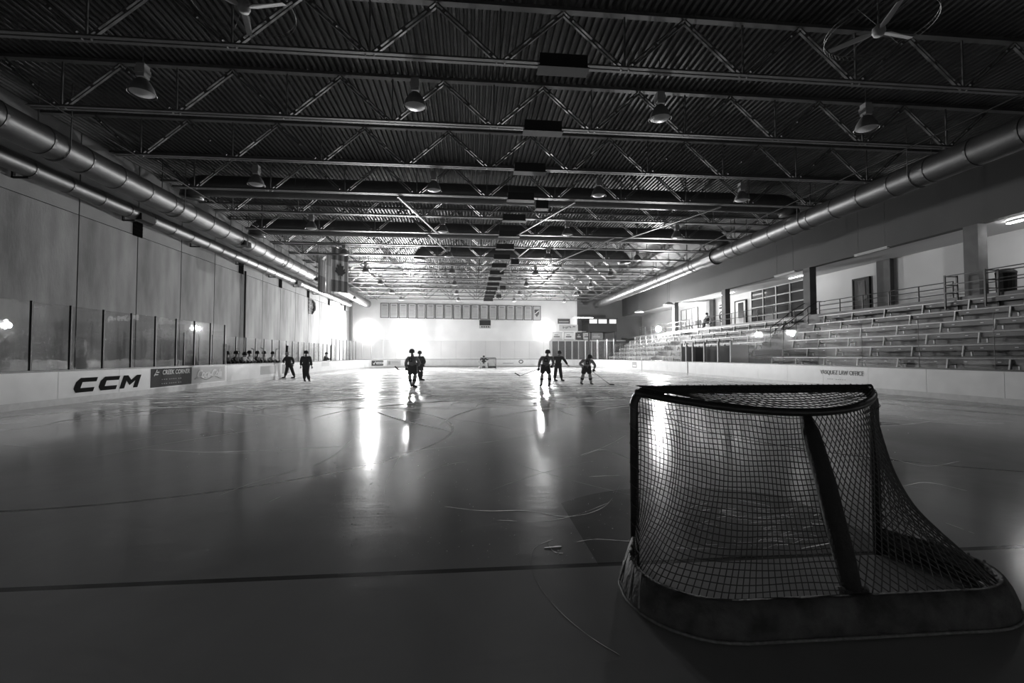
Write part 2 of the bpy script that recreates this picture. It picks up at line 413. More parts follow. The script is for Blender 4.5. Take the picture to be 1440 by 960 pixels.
def crossduct(label, y, xa, xb, z=9.7, r=.5):
    pts = elbow((xa+.6, y, z-.6), .6, PI, PI/2, (1,0,0), (0,0,1)) + elbow((xb-.6, y, z-.6), .6, PI/2, 0, (1,0,0), (0,0,1))
    p0 = Vector(pts[0]); t = thing('cross_duct', label, 'duct', p0); lp = [q - p0 for q in pts]
    obj('duct_pipe', spiral(lp, r), M['duct'], t, smooth=True)
    bands(t, [lp[8], lp[9]], r, 2.4)
    for f_ in (.15, .5, .85):
        c_ = lp[8].lerp(lp[9], f_); obj('hanger_strap', MB().bar(c_ + Vector((-.02, -r-.01, 0)), c_ + Vector((-.02, -r-.01, 10.5-z)), .03, .02).bar(c_ + Vector((-.02, r+.01, 0)), c_ + Vector((-.02, r+.01, 10.5-z)), .03, .02), M['steel'], t)
    return t
crossduct('round duct crossing the roof between trusses, nearest of the three cross ducts', 23.0, -13.4, 17.2)
crossduct('round duct crossing the roof between trusses, middle one of the three cross ducts', 30.0, -13.55, 17.35)
crossduct('short round duct under the roof, farthest of the three cross ducts', 36.3, -4.0, 12.6)

# ------------------------------------------------------------------ high-bay lamps, speakers, fans
def lamp(label, x, y, z=8.62):
    t = thing('high_bay_lamp', label, 'lamp', (x, y, z), 0, 'unlit high-bay lamps under the roof')
    for n_, me in LAMP: link(n_, me, t)
LAMP = [('reflector', MB().lathe([(.30, 0), (.31, .02), (.27, .16), (.16, .34), (.1, .40), (.0, .40)], 16).mesh('reflector', M['mgrey'], True)),
        ('lens', MB().lathe([(0, -.06), (.14, -.05), (.25, -.015), (.29, .01)], 16).mesh('lens', M['lens'], True)),
        ('ballast', MB().box(-.11, .11, -.11, .11, .42, .78).box(-.13, .13, -.13, .13, .52, .66).mesh('ballast', M['lgrey'])),
        ('hook_rod', MB().tube((0,0,.78), (0,0,1.9), .012, 6).tube((-.1,0,.4), (-.1,0,.45), .02, 6).mesh('hook_rod', M['steel'])),
        ('wire_guard', MB().sweep([(.33*math.cos(2*PI*k/16), .33*math.sin(2*PI*k/16), -.02) for k in range(16)], .008, 4, True).mesh('wire_guard', M['steel']))]
side4 = ['leftmost', 'second from the left', 'third from the left', 'rightmost']
for r_ in range(8):
    for k, x in enumerate((-8.9, -1.6, 5.65, 12.35)):
        rowname = ['the nearest row', 'the second nearest row', 'the third nearest row', 'the fourth nearest row', 'the fifth nearest row', 'the sixth nearest row', 'the row next to last', 'the row nearest the far wall'][r_]
        lamp('unlit high-bay lamp, %s in %s' % (side4[k], rowname), x, 13 + 6.6*r_)
for i, y in enumerate((21.27, 34.47, 47.67, 54.27)):
    t = thing('loudspeaker', 'small black loudspeaker hanging under the roof midline, %s one from the camera' % ORD[i], 'loudspeaker', (3.35, y, 8.45), 0, 'loudspeakers on the roof midline')
    obj('cabinet', MB().box(-.3, .3, -.2, .2, 0, .4), M['black'], t)
    obj('grille', MB().box(-.26, .26, -.23, -.2, .04, .36), M['steel_dark'], t)
    obj('bracket', MB().tube((-.2, 0, .4), (-.2, 0, .53), .015, 6).tube((.2, 0, .4), (.2, 0, .53), .015, 6), M['steel'], t)
def fan(label, x, y, z, a0):
    t = thing('ceiling_fan', label, 'fan', (x, y, z), a0)
    obj('motor_hub', MB().lathe([(0, -.08), (.1, -.07), (.13, 0), (.12, .1), (.05, .16), (0, .16)], 14), M['lgrey'], t, smooth=True)
    obj('down_rod', MB().tube((0,0,.15), (0,0,1.75), .018, 8), M['steel'], t)
    for k in range(3):
        a = 2*PI*k/3; c, s = math.cos(a), math.sin(a); b = MB()
        loc = [(.12,-.03,.0),(.25,-.08,.0),(.92,-.07,.0),(.95,.05,.03),(.25,.08,.035),(.12,.03,.02)]
        top = [(p_[0], p_[1], p_[2]+.012) for p_ in loc]
        vs = [(c*p_[0]-s*p_[1], s*p_[0]+c*p_[1], p_[2]) for p_ in loc+top]
        b.add(vs, [(5,4,3,2,1,0),(6,7,8,9,10,11)] + [(i, (i+1)%6, (i+1)%6+6, i+6) for i in range(6)])
        obj('blade', b, M['lgrey'], t)
    g = MB()
    for rr, zz in ((1.02, .02), (1.02, .12)):
        g.sweep([(rr*math.cos(2*PI*k/40), rr*math.sin(2*PI*k/40), zz) for k in range(40)], .006, 4, True)
    for k in range(60):
        a = 2*PI*k/60; g.tube((1.02*math.cos(a), 1.02*math.sin(a), .02), (1.02*math.cos(a+.06), 1.02*math.sin(a+.06), .12), .004, 3)
    for k in range(6):
        a = 2*PI*k/6+.3; g.tube((.1*math.cos(a), .1*math.sin(a), .13), (1.02*math.cos(a), 1.02*math.sin(a), .12), .006, 4)
    obj('guard_ring', g, M['steel'], t)
fan('three-bladed ceiling fan with wire guard under the roof at the upper right', 9.1, 9.2, 8.75, .15)
fan('three-bladed ceiling fan with wire guard under the roof at the top left', -4.9, 10.1, 9.0, 1.9)

# ------------------------------------------------------------------ dasher boards and glass
def text_mesh(body, size, shear=0, offset=0, depth=.003, spacing=1.0, xs=1.0):
    c = bpy.data.curves.new('txt', 'FONT'); c.body = body; c.size = size; c.shear = shear; c.offset = offset; c.extrude = depth
    c.align_x = 'CENTER'; c.align_y = 'CENTER'; c.space_character = spacing; c.resolution_u = 3
    o = bpy.data.objects.new('txt', c); col.objects.link(o)
    dg = bpy.context.evaluated_depsgraph_get(); dg.update()
    me = bpy.data.meshes.new_from_object(o.evaluated_get(dg)); bpy.data.objects.remove(o)
    if xs != 1.0:
        for v in me.vertices: v.co.x *= xs
    return me
def face_rot(normal):   # rotation so that local x = reading direction, y = up, z = outward normal
    n = Vector(normal).normalized(); up = Vector((0,0,1)); rt = up.cross(n)
    return Matrix((rt, up, n)).transposed().to_euler()
def lettering(name, body, size, m, parent, loc, normal, **k):
    me = text_mesh(body, size, **k); me.materials.clear(); me.materials.append(m)
    return link(name, me, parent, loc, face_rot(normal))
def plate(name, wd, ht, m, parent, loc, normal, th=.006):
    return obj(name, MB().box(-wd/2, wd/2, -ht/2, ht/2, 0, th), m, parent, loc, face_rot(normal))

HB = 1.02
def sweep_profile(path, prof, closed=False):
    """prof: list of (outward distance, z); path: list of (point, outward normal)"""
    m = MB(); n = len(prof); vs = []
    for p_, nrm in path:
        for d, z in prof: vs.append((p_.x + nrm.x*d, p_.y + nrm.y*d, z))
    fs = []
    for i in range(len(path)-1):
        for k in range(n):
            l = (k+1) % n
            fs.append((i*n+k, i*n+l, (i+1)*n+l, (i+1)*n+k))
    fs.append(tuple(range(n))[::-1]); fs.append(tuple((len(path)-1)*n+k for k in range(n)))
    return m.add(vs, fs)
def straight(p_, q, nrm): return [(Vector(p_), Vector(nrm)), (Vector(q), Vector(nrm))]
def arc(c, a0, a1, n=12):
    return [(Vector((c[0]+R*math.cos(a0+(a1-a0)*k/n), c[1]+R*math.sin(a0+(a1-a0)*k/n), 0)), Vector((math.cos(a0+(a1-a0)*k/n), math.sin(a0+(a1-a0)*k/n), 0))) for k in range(n+1)]
BPROF = [(0, .2), (.02, .2), (.09, .2), (.09, HB), (0, HB)]
def resample(path, step):
    """split a path at equal arc lengths -> list of sub-paths"""
    L = [0]
    for (a, _), (b, _) in zip(path, path[1:]): L.append(L[-1] + (b-a).length)
    n = max(1, round(L[-1]/step)); out = []
    def point(s):
        for i in range(len(L)-1):
            if s <= L[i+1] + 1e-9:
                t = (s-L[i])/(L[i+1]-L[i]); return (path[i][0].lerp(path[i+1][0], t), path[i][1].lerp(path[i+1][1], t).normalized())
        return path[-1]
    for k in range(n):
        a, b = L[-1]*k/n, L[-1]*(k+1)/n
        out.append([point(a + .006)] + [path[i] for i in range(len(L)) if a + .03 < L[i] < b - .03] + [point(b - .006)])
    return out
def board_run(root, path, step=2.44):
    for sub in resample(path, step): obj('board_panel', sweep_profile(sub, BPROF), M['board'], root)
    obj('cap_rail', sweep_profile(path, [(-.02, HB), (.13, HB), (.13, HB+.05), (-.02, HB+.05)]), M['cap'], root)
    obj('kick_plate', sweep_profile(path, [(-.012, 0), (.09, 0), (.09, .2), (-.012, .2)]), M['kick'], root)
def glass_run(root, path, step, z0, z1, post, gm, pw=.05, d=.07, panes=True):
    subs = resample(path, step)
    for i, sub in enumerate(subs):
        if panes: obj('glass_pane', sweep_profile(sub, [(d, z0), (d+.012, z0), (d+.012, z1), (d, z1)]), gm, root)
        p_, n_ = sub[0]; tn = Vector((-n_.y, n_.x, 0))
        c = p_ + n_*(d+.006)
        obj('stanchion', MB().bar((c.x, c.y, z0), (c.x, c.y, z1+.02), pw, pw*1.3, n_), post, root)
    p_, n_ = subs[-1][-1]; c = p_ + n_*(d+.006)
    obj('stanchion', MB().bar((c.x, c.y, z0), (c.x, c.y, z1+.02), pw, pw*1.3, n_), post, root)
GL = HB + .05
# left side
bl = rootstruct('wall_boards_left')
board_run(bl, straight((XL, 7.75, 0), (XL, 51.0, 0), (-1, 0, 0)))
glass_run(bl, straight((XL, 9.0, 0), (XL, 24.4, 0), (-1, 0, 0)), 1.29, GL, 3.05, M['post'], M['glass'])
glass_run(bl, straight((XL, 42.4, 0), (XL, 51.0, 0), (-1, 0, 0)), 1.29, GL, 3.05, M['post'], M['glass'])
bb = rootstruct('wall_bench_back')
obj('low_wall', MB().box(-14.5, -14.4, 24.4, 50, -.04, 1.0), M['lgrey'], bb)
glass_run(bb, straight((-14.4, 24.4, 0), (-14.4, 50.0, 0), (-1, 0, 0)), 1.3, 1.0, 2.65, M['post'], M['glass'], d=.02)
obj('side_pane', MB().box(-14.35, -12.5, 24.39, 24.41, GL, 2.75), M['glass'], bb)
obj('side_pane', MB().box(-14.35, -12.5, 22.3, 22.32, GL, 2.95), M['glass'], bb)
obj('bench_gate_post', MB().box(XL-.16, XL-.04, 24.4, 24.55, 1.0, 2.1), M['black'], bb)
obj('bench_gate_post', MB().box(XL-.16, XL-.04, 32.4, 32.55, 1.0, 2.2), M['black'], bb)
obj('bench_gate_post', MB().box(XL-.16, XL-.04, 42.2, 42.35, 1.0, 2.4), M['black'], bb)
struct(obj('floor_bench_platform', MB().box(-14.38, XL-.12, 24.5, 42.1, -.04, .16), M['slab']))
t = thing('players_bench', 'long players bench behind the left boards', 'bench', (-13.6, 24.9, .205))
obj('seat_plank', MB().box(-.2, .2, 0, 16.5, .46, .51), M['plank'], t)
for y in range(0, 17, 2): obj('leg', MB().box(-.15, .15, y+.05, y+.12, -.045, .46), M['dgrey'], t)
# adverts, left
NL = (1, 0, 0)
def block_letter(polys, y0, zb, ht, wd, sh=.42):
    q = MB()
    for poly in polys:       # unit-square outline -> slanted letter on the board face
        n = len(poly); pt = [(y0 + a*wd + sh*ht*b, zb + b*ht) for a, b in poly]
        q.add([(XL+.012, a, b) for a, b in pt] + [(XL+.002, a, b) for a, b in pt], [tuple(range(n)), tuple(range(2*n-1, n-1, -1))] + [(k, k+n, (k+1) % n+n, (k+1) % n) for k in range(n)])
    return obj('lettering', q, M['ink'], bl)
C_ = [[(0, .72), (.16, 1), (1, 1), (1, .7), (.3, .7), (.3, .72)], [(0, .28), (.3, .28), (.3, .72), (0, .72)], [(.16, 0), (1, 0), (1, .3), (.3, .3), (.3, .28), (0, .28)]]
M_ = [[(0, 0), (.24, 0), (.24, 1), (0, 1)], [(.76, 0), (1, 0), (1, 1), (.76, 1)], [(.24, 1), (.24, .6), (.5, .22), (.5, .62)], [(.5, .62), (.5, .22), (.76, .6), (.76, 1)]]
block_letter(C_, 15.45, .33, .46, .78); block_letter(C_, 16.42, .33, .46, .78); block_letter(M_, 17.38, .33, .46, .86)
plate('advert', 2.6, .74, M['dgrey'], bl, (XL+.001, 20.25, .62), NL)
lettering('lettering', 'CREEK CORNER', .26, M['white'], bl, (XL+.012, 20.5, .82), NL, shear=.15, offset=.005, xs=.95)
obj('slash_mark', MB().bar((XL+.012, 19.12, .7), (XL+.012, 19.3, .94), .012, .04).bar((XL+.012, 19.2, .84), (XL+.012, 19.42, .84), .012, .04).bar((XL+.012, 19.16, .75), (XL+.012, 19.36, .75), .012, .04), M['white'], bl)
for i in range(2):
    lettering('lettering', '- - -  - - - -  - -', .22, M['lgrey'], bl, (XL+.012, 20.2, .56-.17*i), NL, offset=.004)
plate('advert', 2.75, .74, M['lgrey'], bl, (XL+.001, 22.95, .62), NL)
lettering('lettering', 'Coca-Cola', .5, M['white'], bl, (XL+.012, 22.95, .64), NL, shear=.3, offset=.022, xs=1.05, spacing=.9)
obj('swoosh', MB().sweep([(XL+.012, 21.8+.1*k, .45 + .07*math.sin(k*.5)) for k in range(24)], .02, 4), M['white'], bl)
plate('advert', 2.1, .5, M['lgrey'], bl, (XL+.001, 29.3, .62), NL)
plate('advert', 1.2, .62, M['mgrey'], bl, (XL+.001, 32.0, .62), NL)
plate('advert', 2.0, .36, M['lgrey'], bl, (XL+.001, 40.4, .8), NL)
# right side
br = rootstruct('wall_boards_right')
board_run(br, straight((XR, 7.75, 0), (XR, 51.0, 0), (1, 0, 0)))
glass_run(br, straight((XR, 8.0, 0), (XR, 27.4, 0), (1, 0, 0)), 2.44, GL, 2.85, M['mgrey'], M['glass_clear'], pw=.012)
glass_run(br, straight((XR, 34.4, 0), (XR, 51.0, 0), (1, 0, 0)), 2.44, GL, 2.85, M['mgrey'], M['glass_clear'], pw=.02)
NR = (-1, 0, 0)
lettering('lettering', 'VASQUEZ LAW OFFICE', .27, M['mgrey'], br, (XR-.008, 18.75, .74), NR, offset=.003, xs=.84)
lettering('lettering', '- - -   - - - - -', .2, M['mgrey'], br, (XR-.008, 19.0, .46), NR)
plate('advert', 1.25, .6, M['mgrey'], br, (XR-.001, 44.2, .6), NR)
plate('advert_mark', .9, .16, M['white'], br, (XR-.008, 44.2, .5), NR)
for y in (42.2, 33.0): obj('board_gap', MB().box(XR-.012, XR+.02, y-.05, y+.05, .02, HB), M['dgrey'], br)
# penalty box behind the right boards
pb = thing('penalty_box', 'dark panelled penalty box with pale posts behind the right boards', 'booth', (XR+.2, 31, 0))
obj('back_panel', MB().box(1.15, 1.22, -3.4, 3.4, -.04, 2.2), M['dgrey'], pb)
for y in (-3.4, -1.9, -.1, 1.6, 2.6, 3.4): obj('post', MB().box(-.04, .08, y-.06, y+.06, 1.07, 2.45), M['lgrey'], pb)
obj('end_panel', MB().box(0, 1.15, -3.45, -3.4, -.04, 2.2), M['lgrey'], pb)
obj('end_panel', MB().box(0, 1.15, 3.4, 3.45, -.04, 2.2), M['lgrey'], pb)
obj('bench_seat', MB().box(.7, 1.1, -3.3, 3.3, .45, .5).box(.8, 1.1, -3.2, -3.1, -.04, .45).box(.8, 1.1, 3.1, 3.2, -.04, .45), M['plank'], pb)
# far end and corners
bf = rootstruct('wall_boards_far')
far_path = arc((XR-R, YF-R), 0, PI/2)[:] + arc((XL+R, YF-R), PI/2, PI)
board_run(bf, far_path)
glass_run(bf, far_path, 1.9, GL, 3.45, M['post_light'], M['glass_clear'], pw=.035)
NF = (0, -1, 0)
def on_left_corner(a, r=R):  # point on the far-left corner
    return Vector((XL+R + r*math.cos(a), YF-R + r*math.sin(a), 0)), Vector((-math.cos(a), -math.sin(a), 0))
p_, n_ = on_left_corner(math.radians(148), R-.10)
pl = plate('advert', 1.9, .62, M['black'], bf, (p_.x, p_.y, .62), n_, .03)
obj('check_mark', MB().bar((-.75, .02, .035), (-.62, -.14, .035), .09, .008).bar((-.62, -.14, .035), (-.35, .2, .035), .09, .008), M['white'], pl)
obj('white_field', MB().box(-.22, .92, -.12, .14, .03, .036), M['white'], pl)
obj('mark', MB().box(-.1, .15, -.04, .06, .036, .04).box(.2, .45, -.04, .06, .036, .04).box(.5, .8, -.04, .06, .036, .04), M['ink'], pl)
p_, n_ = on_left_corner(math.radians(131), R-.08)
pl = plate('advert', 1.9, .62, M['lgrey'], bf, (p_.x, p_.y, .62), n_, .03)
obj('mark', MB().box(-.8, -.5, -.2, .2, .03, .036).box(-.35, .8, -.03, .03, .03, .036).box(-.35, .6, .1, .14, .03, .036), M['mgrey'], pl)
obj('mark', MB().box(4.2, 5.6, YF-.006, YF-.002, .5, .56), M['mgrey'], bf)
obj('round_logo', MB().sweep([(6.6+.26*math.cos(2*PI*k/16), YF-.006, .72+.2*math.sin(2*PI*k/16)) for k in range(16)], .05, 4, True), M['dgrey'], bf)
bn = rootstruct('wall_boards_near')
board_run(bn, arc((XL+R, YN+R), PI, 3*PI/2) + arc((XR-R, YN+R), -PI/2, 0))

# ------------------------------------------------------------------ far wall fittings
for i in range(18):
    x0 = -12.0 + i*1.207
    z1 = 8.55 - i*.012
    pos = 'at the left end' if i == 0 else ('second from the right' if i == 16 else '%s from the left' % ORD[i])
    lab = 'framed crest banner with dark emblem, right end of the far wall row' if i == 17 else 'framed pale banner on the far wall, %s in the row' % pos
    t = thing('banner', lab, 'banner', (x0+.55, WY-.06, z1-1.0), 0, 'framed banners in a row on the far wall')
    obj('cloth', MB().box(-.5, .5, 0, .03, -.95, .95), M['banner'], t)
    obj('frame', MB().box(-.56, .56, -.02, .04, .93, 1.0).box(-.56, .56, -.02, .04, -1.0, -.93).box(-.56, -.48, -.02, .04, -.93, .93).box(.48, .56, -.02, .04, -.93, .93), M['dgrey'], t)
    q = MB()
    if i < 17:
        q.box(-.3, .3, -.008, 0, .62, .78)
        for k in range(6): q.box(-.36, .36-.1*random.random(), -.006, 0, .42-.2*k, .47-.2*k)
        obj('print', q, M['mgrey'], t)
    else:
        q.lathe([(.33, 0), (.24, 0)], 20); q2 = MB()
        q2.add([(-.34,-.01,.5),(.34,-.01,.5),(.3,-.01,-.1),(0,-.01,-.55),(-.3,-.01,-.1)], [(0,4,3,2,1)])
        q2.add([(-.34,0,.5),(.34,0,.5),(.3,0,-.1),(0,0,-.55),(-.3,0,-.1)], [(0,1,2,3,4)])
        obj('crest', q2, M['dgrey'], t)
        obj('crest_band', MB().bar((-.25, -.02, -.1), (.28, -.02, .35), .03, .12), M['white'], t)
t = thing('scoreboard', 'small dark scoreboard box with lit digits in the middle of the far wall', 'scoreboard', (1.95, WY-.25, 5.2))
obj('cabinet', MB().box(-.78, .78, 0, .24, 0, 1.15), M['lgrey'], t)
obj('display', MB().box(-.76, .76, -.02, 0, .42, 1.12), M['black'], t)
for x in (-.5, -.2, .1, .4): obj('digit', MB().box(x, x+.16, -.02, 0, .12, .32).box(x+.2, x+.23, -.02, 0, .12, .2), M['dgrey'], t)
# right end of the far wall: glazed end room, advert row, signs, tube, press box
er = rootstruct('wall_end_room')
obj('dark_panel', MB().box(11.1, 21.5, WY-.25, WY-.1, 0, 3.5), M['dgrey'], er)
for i, x in enumerate([11.1 + .93*k for k in range(9)]):
    obj('post', MB().box(x-.06, x+.06, WY-.32, WY-.25, 0, 3.5), M['lgrey'], er)
obj('top_beam', MB().box(11.1, 21.5, WY-.4, WY-.05, 3.5, 3.66), M['lgrey'], er)
obj('rail', MB().box(11.1, 18.8, WY-.4, WY-.3, 4.78, 4.88), M['white'], er)
for i, (x0, x1, m_, s_) in enumerate(((11.2, 12.6, 'lgrey', 'grey picture'), (12.9, 14.2, 'white', 'plain white'), (14.5, 15.4, 'dgrey', 'dark'), (15.5, 16.5, 'lgrey', 'striped pale'), (16.7, 18.3, 'mgrey', 'mid grey'))):
    t = thing('advert_board', '%s advert board, %s from the left in the far right row' % (s_, ORD[i]), 'advert', (x0, WY-.14, 3.75))
    obj('panel', MB().box(0, x1-x0, 0, .06, 0, .92), M[m_], t)
    obj('print', MB().box(.2, (x1-x0)*.75, -.01, 0, .3, .45).box(.3, (x1-x0)*.6, -.01, 0, .58, .66), M['dgrey' if m_ in ('lgrey', 'white') else 'lgrey'], t)
    obj('frame', MB().box(-.03, x1-x0+.03, -.02, .07, .92, .96).box(-.03, x1-x0+.03, -.02, .07, -.04, 0), M['dgrey'], t)
t = thing('wall_sign', 'dark oblong sign high on the far wall right of the banners', 'sign', (12.0, WY-.1, 5.95))
obj('panel', MB().box(0, 1.7, 0, .08, 0, .62), M['dgrey'], t); obj('print', MB().box(.15, 1.5, -.01, 0, .2, .3), M['lgrey'], t)
obj('frame', MB().box(-.04, 1.74, -.02, .09, .62, .66).box(-.04, 1.74, -.02, .09, -.04, 0), M['mgrey'], t)
t = thing('wall_sign', 'faded wall mural sign with dark marks under the oblong sign', 'sign', (12.2, WY-.06, 4.95))
obj('panel', MB().box(0, 2.6, 0, .05, 0, .85), M['lgrey'], t)
q = MB()
for k in range(9): q.box(.5+.2*k, .62+.2*k, -.01, 0, .25+.25*random.random(), .45+.3*random.random())
obj('print', q, M['dgrey'], t)
def strip_light(label, p0, p1, lit, hang=None, group=None):
    p0, p1 = Vector(p0), Vector(p1); c = (p0+p1)/2
    t = thing('strip_light', label, 'lamp', c, 0, group)
    a, b = p0-c, p1-c; d = (b-a).normalized()
    obj('housing', MB().bar(a + Vector((0,0,.06)), b + Vector((0,0,.06)), .16, .06), M['lgrey'], t)
    sd = d.cross(Vector((0,0,1)))
    for s in (-1, 1): obj('tube', MB().tube(a + sd*s*.045, b + sd*s*.045, .022, 8), M[{0: 'tube_off', 1: 'tube', 2: 'tube_hot'}[int(lit)]], t)
    if hang: obj('hanger', MB().tube(a.lerp(b, .1)+Vector((0,0,.08)), a.lerp(b, .1)+Vector((0,0,hang)), .008, 5).tube(a.lerp(b, .9)+Vector((0,0,.08)), a.lerp(b, .9)+Vector((0,0,hang)), .008, 5), M['steel'], t)
    return t
strip_light('long lit white strip light above the press box at the far right', (14.1, WY-.7, 6.72), (16.8, WY-.7, 6.72), True, 3.75)
t = thing('press_box', 'raised dark press box with bright windows in the far right corner', 'booth', (15.9, 60.2, 4.75))
obj('box_wall', MB().box(0, 3.9, 0, 4, 0, 1.05).box(0, 3.9, 3.9, 4, 1.05, 1.75), M['black'], t)
obj('roof', MB().box(-.1, 4.0, -.1, 4, 1.75, 1.85), M['dgrey'], t)
for x0, x1 in ((.05, 1.2), (1.3, 2.55), (2.8, 3.85)):
    wdw = obj('window', MB().box(x0, x1, .02, .06, 1.08, 1.12).box(x0, x1, .02, .06, 1.68, 1.72).box(x0, x0+.05, .02, .06, 1.08, 1.72).box(x1-.05, x1, .02, .06, 1.08, 1.72), M['dgrey'], t)
    obj('pane', MB().box(x0+.05, x1-.05, .03, .05, 1.12, 1.68), M['window_lit'], wdw)
for x in (.1, 3.8): obj('support_post', MB().box(x-.08, x+.08, .3, .5, -4.75, 0), M['dgrey'], t)

# left wall crest
t = thing('wall_crest', 'dark crest of stripes and a bird-like shape fixed on the left wall', 'emblem', (WX+.06, 46.7, 6.4))
q = MB(); q.box(0, .03, -.85, .55, -.75, .75)
obj('stripes', MB().box(.0, .03, -.8, .1, .45, .7).box(0, .03, -.8, .35, .1, .38).box(0, .03, -.8, .45, -.25, .03).box(0, .03, -.8, .3, -.6, -.32).box(0, .03, -.8, -.1, -.8, -.66), M['dgrey'], t)
obj('shape', MB().sweep([(.03, .1, .65), (.03, .5, .4), (.03, .75, 0), (.03, .55, -.3), (.03, .1, -.75)], [.05,.16,.12,.18,.05], 6), M['dgrey'], t)

# flags hanging under the roof on the left
def flag(label, x, y, z1, h_, wd, rz, mats, group='flags hanging under the roof on the left'):
    t = thing('hanging_flag', label, 'flag', (x, y, z1), rz, group)
    obj('pole', MB().tube((-wd/2-.05, 0, 0), (wd/2+.05, 0, 0), .025, 8), M['steel'], t)
    obj('cable', MB().tube((-wd/2, 0, 0), (-wd/2, 0, 10.45-z1), .008, 5).tube((wd/2, 0, 0), (wd/2, 0, 10.45-z1), .008, 5), M['steel'], t)
    n = len(mats); zz = 0
    for k, (m_, f_) in enumerate(mats):
        q = MB(); N = 14; vs = []
        for j in range(2):
            for i in range(N+1):
                xx = -wd/2 + wd*i/N; vs.append((xx, .05*math.sin(i*1.3), -zz - (h_*f_ if j else 0)))
        for j in range(2):
            for i in range(N+1):
                xx = -wd/2 + wd*i/N; vs.append((xx, .05*math.sin(i*1.3)+.008, -zz - (h_*f_ if j else 0)))
        a = N+1
        q.add(vs, [(i, i+1, a+i+1, a+i) for i in range(N)] + [(2*a+i, 3*a+i, 3*a+i+1, 2*a+i+1) for i in range(N)])
        obj('cloth_band', q, M[m_], t); zz += h_*f_
    return t
fy = 35.0
t = flag('long hanging flag with dark end bands and a leaf emblem', -9.9, fy+.4, 9.6, 3.3, 1.5, math.radians(52), (('mgrey', .27), ('white', .46), ('mgrey', .27)))
leaf = [(0,.6),(.12,.35),(.3,.42),(.24,.1),(.42,.2),(.36,-.02),(.5,-.1),(.2,-.32),(.22,-.42),(.03,-.38),(.03,-.65)]
lv = leaf + [(-x, z) for x, z in leaf[::-1] if x > 0]
for yy in (-.075, .075):
    q = MB(); q.add([(x, yy, z-1.65) for x, z in lv], [tuple(range(len(lv)))]); obj('leaf_emblem', q, M['dgrey'], t)
flag('long hanging flag with vertical pale stripes beside the leaf flag', -10.5, fy+.1, 9.3, 3.1, 1.3, math.radians(78), (('lgrey', .35), ('white', .65)))
flag('narrow hanging flag nearest the left duct, seen almost edge on', -11.1, fy, 8.7, 2.5, 1.2, math.radians(84), (('lgrey', .5), ('mgrey', .5)))

# ------------------------------------------------------------------ work lights (the only strong lamps of the place)
def worklight(label, p_, back, lens='globe', visor=True, aim=(0, -1, 0)):
    """globe on an arm that comes from `back` (a vector to the wall or column)"""
    t = thing('work_light', label, 'lamp', p_, 0, 'work lights')
    b = Vector(back)
    q = Vector((0, -1, 0)).rotation_difference(Vector(aim).normalized() if visor else -b.normalized()).to_euler()
    obj('lens_dome', MB().lathe([(.3*math.cos(PI/2*k/6), .3*math.sin(PI/2*k/6)) for k in range(7)], 18), M[lens], t, rot=((q.to_matrix() @ Euler((PI/2, 0, 0)).to_matrix()).to_euler()), smooth=True)
    obj('halo_back', MB().lathe([(.3*math.cos(PI/2*k/6), -.3*math.sin(PI/2*k/6)) for k in range(7)], 18), M['globe_back_r' if lens == 'globe_r' else 'globe_back'], t, rot=((q.to_matrix() @ Euler((PI/2, 0, 0)).to_matrix()).to_euler()), smooth=True)  # added glow behind the lens for the halo
    obj('arm', MB().tube(b*.42/b.length, b, .03, 8), M['steel'], t)
    if visor:            # cylindrical hood added round the lens to narrow its beam towards the rink
        f = Vector(aim).normalized(); hs = [f*(-.05), f*.12, f*.26]
        obj('beam_hood', MB().sweep(hs, [.36, .43, .47], 20, caps=False), M['steel_dark'], t)
    obj('socket', MB().tube(b*.27/b.length, b*.5/b.length, .12, 10), M['steel_dark'], t)
    obj('wall_plate', MB().tube(b*(1-.04/b.length), b, .16, 10), M['steel_dark'], t)
    return t
worklight('glaring work light on the far wall near the left corner', (-13.0, 61.2, 4.75), (0, .8, 0), aim=(22, -60, 0))
worklight('glaring work light on the far wall above the two skaters left of centre', (-7.9, 61.2, 4.55), (0, .8, 0), aim=(18, -60, 0))
worklight('glaring work light on the far wall left of the glazed end room', (9.75, 61.2, 5.0), (0, .8, 0), aim=(-8, -60, 0))
worklight('glaring work light on an arm at the front of the right concourse', (21.0, 49.3, 4.5), (1.2, 1.0, .0), 'globe_r', False)

# ------------------------------------------------------------------ bleachers
RX0, RXS, RZ0, RZS, NR_ = 17.95, .68, 1.40, .505, 6
brk = MB().bar((-.03, 0, -.24), (.03, 0, .17), .09, .05).bar((.35, 0, -.22), (.33, 0, -.03), .05, .05).bar((0, 0, -.03), (.36, 0, -.03), .05, .04).mesh('bracket', M['bracket'])
sections = [('near', 7.0, 26.2), ('middle', 28.6, 41.5), ('far', 44.0, 58.0)]
steps = rootstruct('floor_bleacher_steps')
for k in range(NR_):
    z = RZ0 + RZS*k - .42; x = RX0 + RXS*k
    obj('tread', MB().box(x-.12, CX-.3 if k == NR_-1 else x+RXS-.1, -5, 59, z-.06, z), M['riser'], steps)
    obj('riser', MB().box(x-.14, x-.10, -5, 59, z-RZS+.02, z-.062), M['riser'], steps)
obj('riser', MB().box(CX-.34, CX-.3, -5, 59, RZ0+RZS*(NR_-1)-.42, 4.14), M['riser'], steps)
